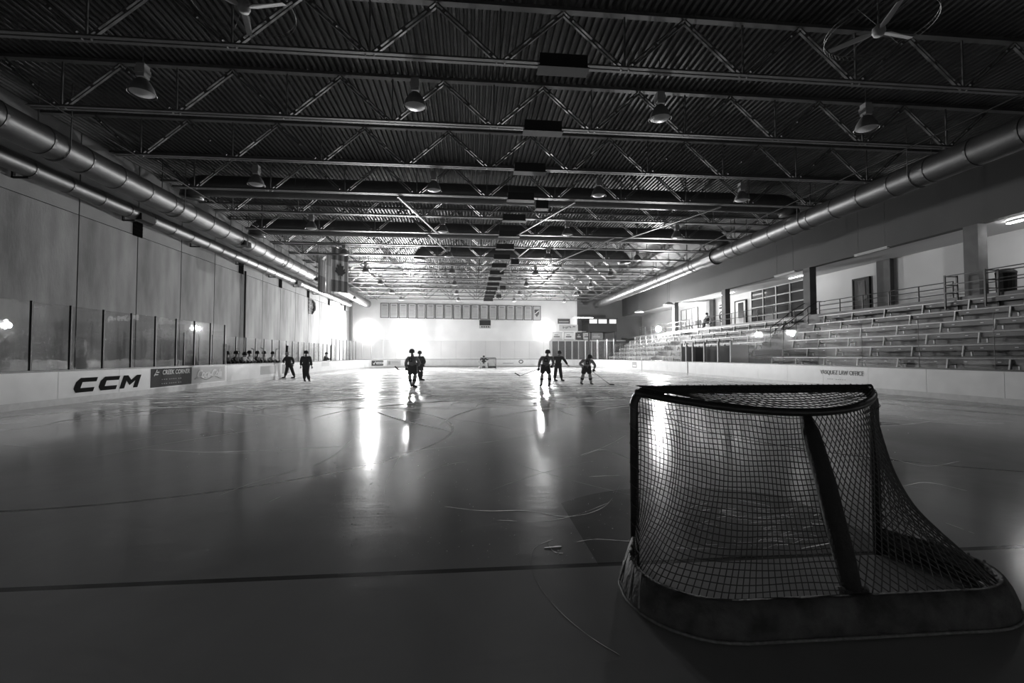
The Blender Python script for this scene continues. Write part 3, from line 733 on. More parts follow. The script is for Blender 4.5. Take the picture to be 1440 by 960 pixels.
for sname, y0, y1 in sections:
    for k in range(NR_):
        t = thing('bleacher_bench', '%s bench row up from the boards in the %s bleacher section' % (ORD[k], sname), 'bench', (RX0+RXS*k, y0, RZ0+RZS*k-.42), 0, 'bleacher benches')
        L_ = y1-y0
        obj('seat_plank', MB().box(.05, .21, 0, L_, .40, .44).box(.23, .39, 0, L_, .40, .44), M['plank'], t)
        obj('front_board', MB().box(-.02, .02, 0, L_, .22, .38), M['riser'], t)
        n = int(L_/1.95)
        for i in range(n+1):
            link('bracket', brk, t, (-.05, (i+.3)*L_/(n+.6), .22+.0))
        q = MB()
        for i in range(n*2): q.box(-.035, -.02, (i+.5)*L_/(2*n)-.05, (i+.5)*L_/(2*n)+.05, .29, .31)
        obj('bolt_plate', q, M['bracket'], t)
# concourse: columns, rails, glazing, doors, lights
for i, y in enumerate((8.1, 18.1, 28.0, 37.9, 47.8)):
    c_ = struct(obj('wall_column', MB().box(CX-.15, CX+.3, y-.3, y+.3, 4.14, 7.27), M['colm']))
def railing(label, x, y0, y1, zb, heights, posts):
    t = thing('guard_rail', label, 'railing', (x, y0, zb)); L_ = y1-y0
    for h_ in heights: obj('rail', MB().tube((0, 0, h_), (0, L_, h_), .022, 8), M['rail'], t)
    for i in range(posts+1): obj('post', MB().tube((0, L_*i/posts, 0), (0, L_*i/posts, heights[0]), .03, 8), M['rail'], t)
railing('dark pipe guard rail along the concourse at the right edge of the picture', CX-.25, 6.0, 17.5, 4.14, (1.03, .9, .6, .47, .12), 6)
railing('pale-lit guard rail behind the top bench of the near bleachers', CX-.25, 18.8, 26.8, 4.14, (.75, .5, .22), 5)
railing('guard rail along the concourse behind the middle bleachers', CX-.25, 29.5, 41.8, 4.14, (.95, .5), 7)
railing('guard rail along the concourse behind the far bleachers', CX-.25, 44.0, 57.5, 4.14, (.95, .5), 7)
t = thing('guard_rail', 'boxed dark landing rail standing in front of the near column', 'railing', (CX-1.0, 16.9, 3.55))
for y in (0, 1.6): 
    for x in (0, .6): obj('post', MB().box(x-.03, x+.03, y-.03, y+.03, 0, 1.55), M['rail'], t)
for h_ in (1.5, 1.1, .75):
    obj('rail', MB().bar((0,0,h_), (.6,0,h_), .05, .04).bar((0,1.6,h_), (.6,1.6,h_), .05, .04).bar((0,0,h_), (0,1.6,h_), .05, .04), M['rail'], t)
for i, (y, s_) in enumerate(((27.0, 'near'), (28.2, 'far'))):
    t = thing('stair_handrail', 'sloping stair handrail beside the aisle, on its %s side' % s_, 'railing', (0, y, 0))
    obj('rail', MB().sweep([(19.6, 0, 3.3), (21.3, 0, 4.55), (22.0, 0, 4.95), (22.5, 0, 4.95)], .025, 8).sweep([(19.6, 0, 2.95), (21.3, 0, 4.1), (22.0, 0, 4.5)], .02, 8), M['rail'], t)
    for x, z0, z1 in ((19.6, 2.02, 3.3), (20.5, 2.54, 3.95), (21.3, 3.06, 4.55)): obj('post', MB().tube((x, 0, z0), (x, 0, z1), .025, 8), M['rail'], t)
# lobby glazing
wdw = rootstruct('window_1', (24.93, 35.0, 4.2))
obj('dark_backing', MB().box(.03, .06, -3.3, 3.3, 0, 3.0), M['black'], wdw)
ys = [-3.3, -1.65, 0, 1.65, 3.3]; zs = [0, .75, 1.5, 2.25, 3.0]
for i in range(4):
    for j in range(4): obj('pane', MB().box(-.02, 0, ys[i]+.05, ys[i+1]-.05, zs[j]+.04, zs[j+1]-.04), M['pane_dark'], wdw)
for y in ys: obj('mullion', MB().box(-.08, .03, y-.05, y+.05, 0, 3.0), M['lgrey'], wdw)
for z in zs: obj('transom', MB().box(-.07, .03, -3.3, 3.3, z-.04, z+.04), M['lgrey'], wdw)
wdw = rootstruct('window_2', (24.93, 50.0, 4.4))
for i in range(3): obj('pane', MB().box(-.02, 0, -2+i*1.3, -.8+i*1.3, 0, 2.4), M['lgrey'], wdw)
for i in range(4): obj('mullion', MB().box(-.06, .03, -2.05+i*1.3, -1.95+i*1.3, 0, 2.4), M['mgrey'], wdw)
obj('transom', MB().box(-.05, .03, -2, 2, 1.2, 1.3).box(-.05, .03, -2, 2, 2.4, 2.5), M['mgrey'], wdw)
def door(n, y, wd, ht, m_):
    d = struct(obj('door_%d' % n, MB().box(24.9, 24.99, y-wd/2, y+wd/2, 4.14, 4.14+ht), M[m_]))
    obj('door_frame', MB().box(24.86, 25, y-wd/2-.09, y-wd/2, 4.14, 4.24+ht).box(24.86, 25, y+wd/2, y+wd/2+.09, 4.14, 4.24+ht).box(24.86, 25, y-wd/2, y+wd/2, 4.14+ht, 4.24+ht), M['black'], d)
    obj('door_pane', MB().box(24.88, 24.9, y-wd*.3, y+wd*.2, 5.0, 4.0+ht), M['pane_dark'], d)
    obj('door_handle', MB().tube((24.86, y-wd*.4, 5.0), (24.86, y-wd*.4, 5.3), .02, 8), M['blade'], d)
door(1, 26.9, 1.1, 2.25, 'dgrey'); door(2, 40.0, 1.6, 2.4, 'lgrey')
t = thing('wall_poster', 'tall pale poster with dark rings on the concourse wall', 'poster', (24.95, 43.3, 4.6))
obj('sheet', MB().box(0, .03, -.5, .5, 0, 2.3), M['white'], t)
obj('ring', MB().sweep([(-.01, .33*math.cos(2*PI*k/20), .8+.5*math.sin(2*PI*k/20)) for k in range(20)], .05, 5, True), M['dgrey'], t)
obj('ring', MB().sweep([(-.01, .15*math.cos(2*PI*k/16), .8+.25*math.sin(2*PI*k/16)) for k in range(16)], .04, 5, True), M['dgrey'], t)
obj('print', MB().box(-.01, 0, -.35, .35, 1.6, 1.75).box(-.01, 0, -.35, .3, 1.9, 2.0), M['dgrey'], t)
strip_light('lit white strip light under the concourse soffit at the right edge', (23.0, 15.2, 7.17), (23.0, 17.4, 7.17), 2)
strip_light('lit white strip light under the concourse soffit further back by the lobby glazing', (23.4, 38.5, 7.17), (23.4, 42.5, 7.17), True)
strip_light('lit white strip light under the concourse soffit above the stair aisle', (23.4, 29.4, 7.17), (23.4, 31.4, 7.17), True)
for i, y in enumerate((10.6, 22.0, 28.6)):
    strip_light('unlit strip light hanging in front of the bulkhead, %s from the camera' % ORD[i], (21.0, y-1.0, 6.95), (21.0, y+1.0, 6.95), False, 3.4)
for i, y in enumerate((43.5, 51.5)):
    t = thing('hanging_lamp', 'wide pale lamp hanging on cords over the %s bleachers' % ('middle' if i == 0 else 'far'), 'lamp', (19.6 , y, 6.55))
    obj('shade', MB().lathe([(.05, .3), (.2, .25), (.55, .05), (.5, 0), (0, .02)], 14), M['lgrey'], t, smooth=True)
    obj('cord', MB().tube((-.1, 0, .25), (-.1, 0, 3.9), .01, 5).tube((.1, 0, .25), (.1, 0, 3.9), .01, 5), M['dgrey'], t)
t = thing('waste_bin', 'dark rounded waste bin behind the rail by the near column', 'bin', (22.7, 17.3, 4.14))
obj('bin_body', MB().lathe([(0, 0), (.27, 0), (.31, .05), (.33, .85), (0, .85)], 16), M['black'], t, smooth=False)
obj('bin_lid', MB().lathe([(.34, .85), (.34, .92), (.2, 1.05), (0, 1.08)], 16), M['dgrey'], t, smooth=True)
# loose seats on the concourse front
def seat(i, y):
    t = thing('stadium_seat', 'dark folding seat at the concourse front, %s from the seated spectator' % ORD[i], 'chair', (CX+.25, y, 4.14), 0, 'folding seats on the concourse')
    obj('seat', MB().box(-.22, .22, -.22, .22, .42, .47), M['dgrey'], t)
    obj('backrest', MB().box(.18, .23, -.22, .22, .47, .9), M['dgrey'], t)
    for dx in (-.18, .18):
        for dy in (-.18, .18): obj('leg', MB().tube((dx, dy, 0), (dx, dy, .42), .015, 6), M['steel'], t)
for i in range(6): seat(i, 42.3 + .85*i)

# ------------------------------------------------------------------ goals
def resamp(pts, n):
    pts = [Vector(p_) for p_ in pts]; L = [0]
    for a, b in zip(pts, pts[1:]): L.append(L[-1] + (b-a).length)
    out = []
    for k in range(n+1):
        s = L[-1]*k/n
        for i in range(len(L)-1):
            if s <= L[i+1]+1e-9:
                out.append(pts[i].lerp(pts[i+1], (s-L[i])/(L[i+1]-L[i]))); break
    return out
def goal(label, loc, rz, cell, rc, fine=True):
    """goal in local coords: mouth at y=0 facing +y, net behind at -y"""
    t = thing('hockey_goal', label, 'goal', loc, rz)
    W, HT = .945, 1.25
    # front frame
    pts = [(-W, 0, 0), (-W, 0, HT-.12)] + [(-W+.12-.12*math.cos(a), 0, HT-.12+.12*math.sin(a)) for a in [PI/2*k/6 for k in range(1, 7)]] \
        + [(W-.12+.12*math.sin(a), 0, HT-.12+.12*math.cos(a)) for a in [PI/2*k/6 for k in range(0, 6)]] + [(W, 0, HT-.12), (W, 0, 0)]
    obj('goal_frame', MB().sweep(pts, .031, 14), M['pipe_goal'], t, smooth=True)
    # top shelf pipe
    def shelf(n=28):
        o = []
        for k in range(n+1):
            a = PI*k/n
            x = -math.cos(a)*(W-.02); f_ = 1-(x/(W-.02))**2; y = -.52*f_**.9
            o.append(Vector((x, y, HT-.02 - .09*f_)))
        return o
    top = shelf()
    obj('top_pipe', MB().sweep(top, .026, 10), M['pipe_goal'], t, smooth=True)
    # base frame
    def base(off=0, z=.06):
        o = [Vector((-W-.02-off, -.02, z)), Vector((-W-.08-off, -.16, z)), Vector((-1.10-off, -.32, z))]
        cx_, cy_, r_ = 1.12-.42, -.92+.42, .42+off
        for k in range(9):
            a = PI + PI/2*k/8; o.append(Vector((-cx_ + r_*math.cos(a), cy_ + r_*math.sin(a), z)))
        o2 = [Vector((-p_.x, p_.y, p_.z)) for p_ in o[::-1]]
        return o + o2
    bs = base()
    obj('base_pipe', MB().sweep(bs, .03, 10), M['pipe_goal'], t, smooth=True)
    # padded skirt around the base: a leaning strip with a rounded section
    nS = 72; inner = resamp(base(-.02, .2), nS); outer = resamp(base(.045, 0), nS)
    q = MB(); prof_n = 8; vs = []
    for i in range(nS+1):
        a, b = inner[i], outer[i]; d = (b-a); hd = Vector((d.x, d.y, 0)).normalized()
        lump = .008*math.sin(i*1.7) + .006*math.sin(i*4.1)
        sect = [a, a + hd*.028 + Vector((0,0,-.005)), a.lerp(b, .35) + hd*(.035+lump), a.lerp(b, .7) + hd*(.035+lump*1.3), b + hd*.02 + Vector((0,0,.025)), b + Vector((0,0,.004)), b - hd*.05 + Vector((0,0,.004)), a.lerp(b, .5) - hd*.012]
        vs += sect
    fs = []
    for i in range(nS):
        for k in range(prof_n):
            l = (k+1) % prof_n; fs.append((i*prof_n+k, (i+1)*prof_n+k, (i+1)*prof_n+l, i*prof_n+l))
    fs += [tuple(range(prof_n)), tuple(nS*prof_n+k for k in range(prof_n))[::-1]]
    q.add(vs, fs); skirt = obj('base_pad', q, M['pad'], t, smooth=True)
    if fine:
        obj('edge_rope', MB().sweep([p_ + Vector((0,0,.02)) for p_ in resamp(base(.068, 0), 90)], .009, 6), M['rope'], skirt, smooth=True)
        for i in list(range(3, 13, 2)) + list(range(60, 70, 2)):   # lacing on the sides of the pad
            a, b = inner[i] + (outer[i]-inner[i]).normalized()*0, outer[i+1]
            hd = Vector((b.x-a.x, b.y-a.y, 0)).normalized()
            obj('lacing', MB().sweep([a + hd*.03 + Vector((0,0,.004)), a.lerp(b, .4) + hd*.048, a.lerp(b, .8) + hd*.052], .007, 5), M['rope'], skirt)
    # centre bar, padded
    cb = MB(); cb.sweep([top[14] + Vector((0, .02, -.02)), top[14] + Vector((0, -.03, -.12)), Vector((0, -.66, .75)), Vector((0, -.80, .32)), Vector((0, -.86, .12))], [.03, .05, .056, .056, .05], 12)
    obj('centre_bar', cb, M['padbar'], t, smooth=True)
    obj('bar_bracket', MB().box(-.06, .06, -.9, -.81, .1, .2).tube((-.09, -.84, .19), (.09, -.84, .19), .02, 8), M['rope'], t)
    # netting: cords following a ruled surface from the top pipe to the base pad
    nu = int(4.15/cell); nv = int(1.45/cell)
    A = resamp([Vector((-W, 0, HT-.05))] + top[1:-1] + [Vector((W, 0, HT-.05))], nu)
    B = resamp(base(-.015, .15), nu)
    grid = []
    for i in range(nu+1):
        row = []
        s = i/nu
        for j in range(nv+1):
            v = j/nv
            p_ = A[i].lerp(B[i], v)
            ctr = Vector((0, -.25, p_.z)); inw = (ctr - p_); inw.z = 0
            edge = min(1, min(s, 1-s)*9)
            p_ = p_ + inw*(.16*math.sin(PI*v)*edge) + Vector((0, 0, -.03*math.sin(PI*v)*edge))
            p_ += Vector((.004*math.sin(i*.5+j*.3), .004*math.sin(j*.4+i*.27), .005*math.sin(i*.4+j*.6)))
            row.append(p_)
        grid.append(row)
    q = MB()
    def cord(pts): q.sweep(pts, rc, 4, caps=False)
    ic = nu//2
    for i in list(range(ic+1)) + [nu]: cord(grid[i])
    for j in range(nv+1): cord([grid[i][j] for i in range(ic+1)])
    cord([grid[i][nv] for i in range(ic, nu+1)]); cord([grid[i][0] for i in range(ic, nu+1)])
    def gp(i, j):        # bilinear point of the net surface
        i = min(max(i, 0), nu); j = min(max(j, 0), nv); a = min(int(i), nu-1); b = min(int(j), nv-1); f_, h_ = i-a, j-b
        return grid[a][b].lerp(grid[a+1][b], f_).lerp(grid[a][b+1].lerp(grid[a+1][b+1], f_), h_)
    sl = .75             # slope of the diamond cords, mesh columns per row
    for sg in (-1, 1):
        k = ic - sl*nv
        while k < nu + sl*nv:
            run = []
            for j in range(nv+1):
                i = k + sg*sl*(j - (0 if sg > 0 else 0))
                if ic <= i <= nu: run.append(gp(i, j))
            if len(run) > 1: cord(run)
            k += 1.45
    # top panel
    nt_ = int(1.85/cell); nd = int(.5/cell)
    for i in range(1, nt_):
        x = -W + 2*W*i/nt_
        k = min(range(len(top)), key=lambda z_: abs(top[z_].x - x)); e = top[k]
        cord([Vector((x, 0, HT+.034)), Vector((x, e.y*.5, HT+.0-.05)), Vector((x, e.y, e.z+.028))])
    for j in range(1, nd+1):
        f_ = j/nd
        cord([Vector((p_.x, p_.y*f_, HT + .03 - .12*f_*(1-(p_.x/(W-.02))**2))) for k, p_ in enumerate(top)])
    # doubled lacing along the frame
    if fine:
        for sx in (-1, 1):
            cord([Vector((sx*(W + .034*math.cos(k*.9)), .034*math.sin(k*.9)-.005, .16 + k*.02)) for k in range(52)])
        cord([Vector((-.8 + k*.0165, .034*math.sin(k*.8), HT+.036*math.cos(k*.8))) for k in range(98)])
        pass
    stuff(obj('netting', q, M['cord'], t))
    return t
goal('large dark hockey goal with netting and padded base in the right foreground', (GX, GY, 0), math.radians(-.6), .045, .0031)
goal('small distant hockey goal at the far end behind the goalkeeper', (GX, GYF, 0), PI, .13, .006, False)

# ------------------------------------------------------------------ skate marks on the ice
rib = MB()
def ribbon(pts, wd):
    pts = [Vector(p_) for p_ in pts]; vs = []
    for i, p_ in enumerate(pts):
        d = pts[min(i+1, len(pts)-1)] - pts[max(i-1, 0)]; d.normalize(); s = Vector((-d.y, d.x, 0))
        f_ = math.sin(PI*min(1, max(0, i/(len(pts)-1))))**.5
        h_ = wd*(.25 + .75*f_)*(.6 + .8*random.random())
        vs += [(p_.x, p_.y, 0.0), (p_.x + s.x*h_*.15, p_.y + s.y*h_*.15, h_)]
    rib.add(vs, [(2*i, 2*i+1, 2*i+3, 2*i+2) for i in range(len(pts)-1)])
def arcpts(c, r, a0, a1, n=22): return [(c[0]+r*math.cos(a0+(a1-a0)*k/n), c[1]+r*math.sin(a0+(a1-a0)*k/n), 0) for k in range(n+1)]
def inside(p_): return XL+.3 < p_[0] < XR-.3 and .5 < p_[1] < YF-.3
for k in range(2000):
    y = random.choice((random.uniform(13, 34), random.uniform(15, 30), random.uniform(16, 50)))
    x = random.uniform(XL+1, XR-1); r = random.choice((random.uniform(1, 4), random.uniform(4, 16)))
    a0 = random.uniform(0, 2*PI); a1 = a0 + random.uniform(.15, 1.3)*min(1, 4/r)
    pts = [q for q in arcpts((x - r*math.cos(a0), y - r*math.sin(a0)), r, a0, a1, 14) if inside(q)]
    if len(pts) > 4: ribbon(pts, random.uniform(.003, .012))
for k in range(46):                       # fainter marks on the fresh near ice
    x = random.uniform(-10, 14); y = random.uniform(6, 13); r = random.uniform(2, 9); a0 = random.uniform(0, 2*PI); a1 = a0 + random.uniform(.1, .5)
    pts = [q for q in arcpts((x - r*math.cos(a0), y - r*math.sin(a0)), r, a0, a1, 14) if inside(q)]
    if len(pts) > 4: ribbon(pts, random.uniform(.0012, .003))
def pix(lst, wd, n=8):
    P = [ground(u, v) for u, v in lst]; out = []
    for i in range(len(P)-1):
        p0 = P[max(i-1, 0)]; p1 = P[i]; p2 = P[i+1]; p3 = P[min(i+2, len(P)-1)]
        for k in range(n):
            s = k/n; out.append(.5*((2*p1) + (p2-p0)*s + (2*p0-5*p1+4*p2-p3)*s*s + (3*p1-p0-3*p2+p3)*s**3))
    out.append(P[-1]); n_ = len(out); k_ = 0
    while k_ < n_-2:
        l_ = random.randint(4, 12); ribbon(out[k_:k_+l_+1], wd*.28) if len(out[k_:k_+l_+1]) > 1 else None; k_ += l_ + random.choice((0, 0, 1))
pix([(872, 921), (830, 895), (790, 862), (760, 826), (747, 795), (752, 770), (778, 758)], .008)
pix([(625, 712), (680, 718), (740, 718), (800, 726), (850, 712), (872, 682)], .010)
pix([(657, 649), (630, 653), (605, 662), (585, 675)], .010)
pix([(540, 695), (545, 672), (555, 655), (563, 640)], .009)
pix([(700, 731), (760, 733), (810, 724), (855, 707)], .007)
pix([(816, 640), (850, 628), (880, 612)], .016); pix([(818, 641), (850, 632), (890, 648)], .014); pix([(828, 670), (872, 668)], .012)
pix([(810, 762), (840, 758), (900, 762)], .008); pix([(440, 655), (470, 640), (495, 618)], .011); pix([(372, 708), (395, 698)], .009)
pix([(765, 770), (790, 768)], .02); pix([(770, 762), (778, 775), (792, 778)], .012)
pix([(1250, 690), (1300, 678), (1360, 690)], .008); pix([(1330, 735), (1370, 750)], .012); pix([(1240, 640), (1300, 655), (1350, 648)], .008)
for k in range(60):                       # shavings in the crease
    u, v = random.uniform(960, 1180), random.uniform(705, 770)
    pix([(u, v), (u + random.uniform(-22, 22), v + random.uniform(-5, 5)), (u + random.uniform(10, 40), v + random.uniform(-8, 8))], random.uniform(.003, .011), 4)
tag(stuff(obj('skate_marks', rib, M['snow'])), 'white skate scratches and shavings scattered over the rink ice', 'skate marks')
q = MB()
for k in range(500):
    p_ = ground(random.uniform(470, 900), random.uniform(640, 790)) if k < 180 else (ground(random.uniform(960, 1190), random.uniform(690, 775)) if k < 330 else ground(random.uniform(250, 1300), random.uniform(560, 660)))
    r_ = random.uniform(.002, .006)*(1 if k < 330 else 2.0)
    q.add([(p_.x-r_, p_.y-r_, .001), (p_.x+r_, p_.y-r_*.6, .001), (p_.x+r_*.5, p_.y+r_, .001), (p_.x, p_.y, .001+r_)], [(0,1,3),(1,2,3),(2,0,3)])
tag(stuff(obj('ice_crumbs', q, M['snow'])), 'tiny white ice crumbs scattered on the rink ice', 'ice crumbs')

# ------------------------------------------------------------------ people
def skinned(verts, edges, radii, root, mat_, sub=2):
    me = bpy.data.meshes.new('body'); me.from_pydata([tuple(v) for v in verts], edges, []); me.update()
    o = bpy.data.objects.new('tmp', me); col.objects.link(o)
    md = o.modifiers.new('Skin', 'SKIN'); md.use_smooth_shade = True; md.branch_smoothing = .3
    for i, r_ in enumerate(radii):
        sv = me.skin_vertices[0].data[i]; sv.radius = r_ if isinstance(r_, tuple) else (r_, r_); sv.use_root = (i == root)
    s = o.modifiers.new('Sub', 'SUBSURF'); s.levels = sub; s.render_levels = sub
    dg = bpy.context.evaluated_depsgraph_get(); dg.update()
    out = bpy.data.meshes.new_from_object(o.evaluated_get(dg)); bpy.data.objects.remove(o)
    out.materials.clear(); out.materials.append(mat_)
    out.polygons.foreach_set('use_smooth', [True]*len(out.polygons))
    return out
# default joints in metres, x to the picture's right, y away from the camera, z up; feet at the origin
BASE = dict(head=(0,0,1.66), crown=(0,0,1.76), neck=(0,0,1.5), chest=(0,0,1.33), belly=(0,0,1.12), pelvis=(0,0,.98),
            sl=(-.19,0,1.42), sr=(.19,0,1.42), el=(-.26,0,1.15), er=(.26,0,1.15), hl=(-.27,-.02,.90), hr=(.27,-.02,.90),
            pl=(-.10,0,.93), pr=(.10,0,.93), kl=(-.12,0,.52), kr=(.12,0,.52), al=(-.13,0,.12), ar=(.13,0,.12))
def hand_mesh(m_, thick=1.0):
    q = MB(); q.ball((0, 0, -.04), .038*thick, .02*thick, .05*thick, 8, 6)
    for i, (x, l_) in enumerate(((-.028, .06), (-.010, .075), (.009, .07), (.027, .055))):
        q.sweep([(x*thick, 0, -.07), (x*1.1*thick, -.008, -.07-l_*.55), (x*1.1*thick, -.028, -.07-l_)], [.010*thick, .0095*thick, .008*thick], 6)
    q.sweep([(.03*thick, -.005, -.03), (.055*thick, -.02, -.06), (.055*thick, -.035, -.09)], [.012*thick, .011*thick, .009*thick], 6)
    return q.mesh('hand', m_, True)
HANDS = {}
def person(label, loc, pose={}, face=-1, kit='suit', top='cloth_dark', low='cloth_dark', sock='sock', helmet=None, skates=True, group=None, scale=1.0, rz=None, sub=2, detail=True):
    J = {k: Vector(v) for k, v in BASE.items()}
    for k, v in pose.items(): J[k] = Vector(v)
    t = thing('person', label, 'person', loc, -YAW if rz is None else rz, group); t.scale = (scale,)*3
    toeL = J['al'] + Vector((pose.get('tx', 0)*.15, face*.17*(1-abs(pose.get('tx', 0))), -.06)) if 'tx' not in pose else None
    fx, fy_ = pose.get('foot', (0, face)) if isinstance(pose.get('foot', None), tuple) else (0, face)
    toe = lambda a: a + Vector((fx*.17, fy_*.17, -.06))
    hd = J['head']; nf = pose.get('look', (0, face)); nose = hd + Vector((nf[0]*.105, nf[1]*.105, -.01))
    names = ['pelvis','belly','chest','neck','head','crown','sl','el','hl','sr','er','hr','pl','kl','al','pr','kr','ar']
    V = [J[n] for n in names] + [toe(J['al']), toe(J['ar']), nose]
    ix = {n: i for i, n in enumerate(names)}
    E = [('pelvis','belly'),('belly','chest'),('chest','neck'),('neck','head'),('head','crown'),('chest','sl'),('sl','el'),('el','hl'),('chest','sr'),('sr','er'),('er','hr'),
         ('pelvis','pl'),('pl','kl'),('kl','al'),('pelvis','pr'),('pr','kr'),('kr','ar')]
    Ei = [(ix[a], ix[b]) for a, b in E] + [(ix['al'], 18), (ix['ar'], 19), (ix['head'], 20)]
    rad = dict(pelvis=.13, belly=.12, chest=.13, neck=.055, head=.088, crown=.07, sl=.065, el=.045, hl=.03, sr=.065, er=.045, hr=.03, pl=.085, kl=.055, al=.04, pr=.085, kr=.055, ar=.04)
    body = link('body', skinned(V, Ei, [rad[n] for n in names] + [.035, .035, .016], 0, M['skin'], sub), t)
    # face: eyes, mouth, ears
    if detail:
        f2 = Vector((nf[0], nf[1], 0)).normalized(); s2 = Vector((-f2.y, f2.x, 0)); q = MB()
        for s in (-1, 1): q.ball(hd + f2*.083 + s2*s*.032 + Vector((0,0,.012)), .011, n=6, m=4)
        obj('eyes', q, M['ink'], t)
        q = MB()
        for s in (-1, 1): q.ball(hd + s2*s*.09 + Vector((0,0,-.005)), .014, .02, .03, 6, 4)
        obj('ears', q, M['skin'], t)
        obj('mouth', MB().bar(hd + f2*.085 - s2*.025 + Vector((0,0,-.055)), hd + f2*.085 + s2*.025 + Vector((0,0,-.055)), .012, .008), M['ink'], t)
    bulk = 1.2 if kit == 'suit' else 1.14
    # upper garment
    n2 = ['pelvis','belly','chest','sl','el','hl','sr','er','hr']; i2 = {n: i for i, n in enumerate(n2)}
    V2 = [J['pelvis'] + Vector((0,0,.0 if kit == 'suit' else -.02)), J['belly'], J['chest'] + Vector((0,0,.03)), J['sl'], J['el'], J['el'].lerp(J['hl'], .85), J['sr'], J['er'], J['er'].lerp(J['hr'], .85)]
    E2 = [('pelvis','belly'),('belly','chest'),('chest','sl'),('sl','el'),('el','hl'),('chest','sr'),('sr','er'),('er','hr')]
    r2 = [.165*bulk, .165*bulk, .165*bulk, .085*bulk, .065*bulk, .05*bulk, .085*bulk, .065*bulk, .05*bulk]
    jer = link('jersey' if kit != 'suit' else 'jacket', skinned(V2, [(i2[a], i2[b]) for a, b in E2], r2, 0, M[top], sub), t)
    back = Vector((0, -1, 0))    # the side turned to the camera
    if kit == 'hockey':
        ch = J['chest']; q = MB()
        for s in (-1, 1): q.bar(ch + Vector((-.05+s*.06, -.235, -.12)), ch + Vector((-.05+s*.06, -.235, .06)), .05, .02, (0,1,0))
        q.bar(ch + Vector((-.11, -.235, .05)), ch + Vector((.01, -.235, .05)), .02, .05).bar(ch + Vector((-.11, -.235, -.1)), ch + Vector((.01, -.235, -.1)), .02, .05)
        obj('jersey_number', q, M['jersey_dark'], jer)
    # lower garment
    if kit == 'suit':
        n3 = ['pelvis','pl','kl','al','pr','kr','ar']; r3 = [.165, .13, .105, .09, .13, .105, .09]; end = 1.0
    else:
        n3 = ['pelvis','pl','kl','pr','kr']; r3 = [.19, .15, .125, .15, .125]
    i3 = {n: i for i, n in enumerate(n3)}
    V3 = [J[n].copy() for n in n3]; V3[0].z -= .02
    if kit == 'suit': V3[3] = J['al'] + Vector((0,0,.03)); V3[6] = J['ar'] + Vector((0,0,.03))
    else: V3[2] = J['pl'].lerp(J['kl'], .88); V3[4] = J['pr'].lerp(J['kr'], .88)
    E3 = [('pelvis','pl'),('pl','kl'),('pelvis','pr'),('pr','kr')] + ([('kl','al'),('kr','ar')] if kit == 'suit' else [])
    link('trousers' if kit == 'suit' else 'hockey_pants', skinned(V3, [(i3[a], i3[b]) for a, b in E3], r3, 0, M[low], sub), t)
    if kit != 'suit':
        for k_, a_ in (('kl','al'),('kr','ar')):
            q = MB().sweep([J[k_] + Vector((0,0,.06)), J[k_], J[k_].lerp(J[a_], .35), J[a_] + Vector((0,0,.04))], [.07, .085, .09, .06], 12)
            so = obj('sock', q, M[sock], t, smooth=True)
            m_ = J[k_].lerp(J[a_], .45); d_ = (J[a_]-J[k_]).normalized()
            obj('sock_band', MB().sweep([m_ - d_*.05, m_ + d_*.05], [.093, .088], 12), M['jersey_dark'], so)
    # skates or shoes
    for a_ in ('al', 'ar'):
        A = J[a_]; d = Vector((fx, fy_, 0)).normalized(); gz = min(A.z - .12, 9)
        heel = A - d*.05 + Vector((0,0,-.05)); tip = A + d*.2 + Vector((0,0,-.06))
        sk = obj('skate_boot' if skates else 'shoe', MB().sweep([A + Vector((0,0,.07)), A + Vector((0,0,.0)), heel.lerp(tip, .25) + Vector((0,0,.02)), heel.lerp(tip, .65), tip], [.055, .058, .06, .045, .03], 10), M['skate'], t, smooth=True)
        if skates: obj('skate_blade', MB().bar(heel - d*.02 + Vector((0,0,-.058)), tip + d*.02 + Vector((0,0,-.048)), .008, .03).bar(heel + Vector((0,0,-.06)), heel + Vector((0,0,.0)), .02, .05).bar(tip - d*.05 + Vector((0,0,-.05)), tip - d*.05, .02, .05), M['blade'], sk)
    # hands / gloves
    gm = 'skin' if kit == 'suit' else 'black'
    if gm not in HANDS: HANDS[gm] = hand_mesh(M[gm], 1.0 if gm == 'skin' else 1.75)
    for e_, h_ in (('el', 'hl'), ('er', 'hr')):
        dr = (J[h_]-J[e_]).normalized()
        rot = Vector((0,0,-1)).rotation_difference(dr).to_euler()
        link('hand' if kit == 'suit' else 'glove', HANDS[gm], t, J[h_], rot)
    # head wear
    if helmet:
        q = MB().lathe([(0, .15), (.07, .14), (.12, .085), (.135, .01), (.128, -.05), (.112, -.05), (.118, .01)], 14, tuple(hd))
        hm = obj('helmet' if helmet != 'hair' else 'hair', q, M['black' if helmet in ('dark', 'hair') else 'white'], t, smooth=True)
        if helmet == 'cap':
            f2 = Vector((nf[0], nf[1], 0)).normalized(); obj('cap_peak', MB().bar(hd + f2*.09 + Vector((0,0,.03)), hd + f2*.2 + Vector((0,0,.015)), .14, .015), M['black'], hm)
        elif helmet in ('dark', 'white'):
            f2 = Vector((nf[0], nf[1], 0)).normalized(); s2 = Vector((-f2.y, f2.x, 0))
            obj('visor', MB().sweep([hd + s2*.1 + Vector((0,0,-.0)), hd + f2*.085 + s2*.07 + Vector((0,0,-.01)), hd + f2*.115 + Vector((0,0,-.015)), hd + f2*.085 - s2*.07 + Vector((0,0,-.01)), hd - s2*.1], .02, 6), M['glass'], hm)
    return t
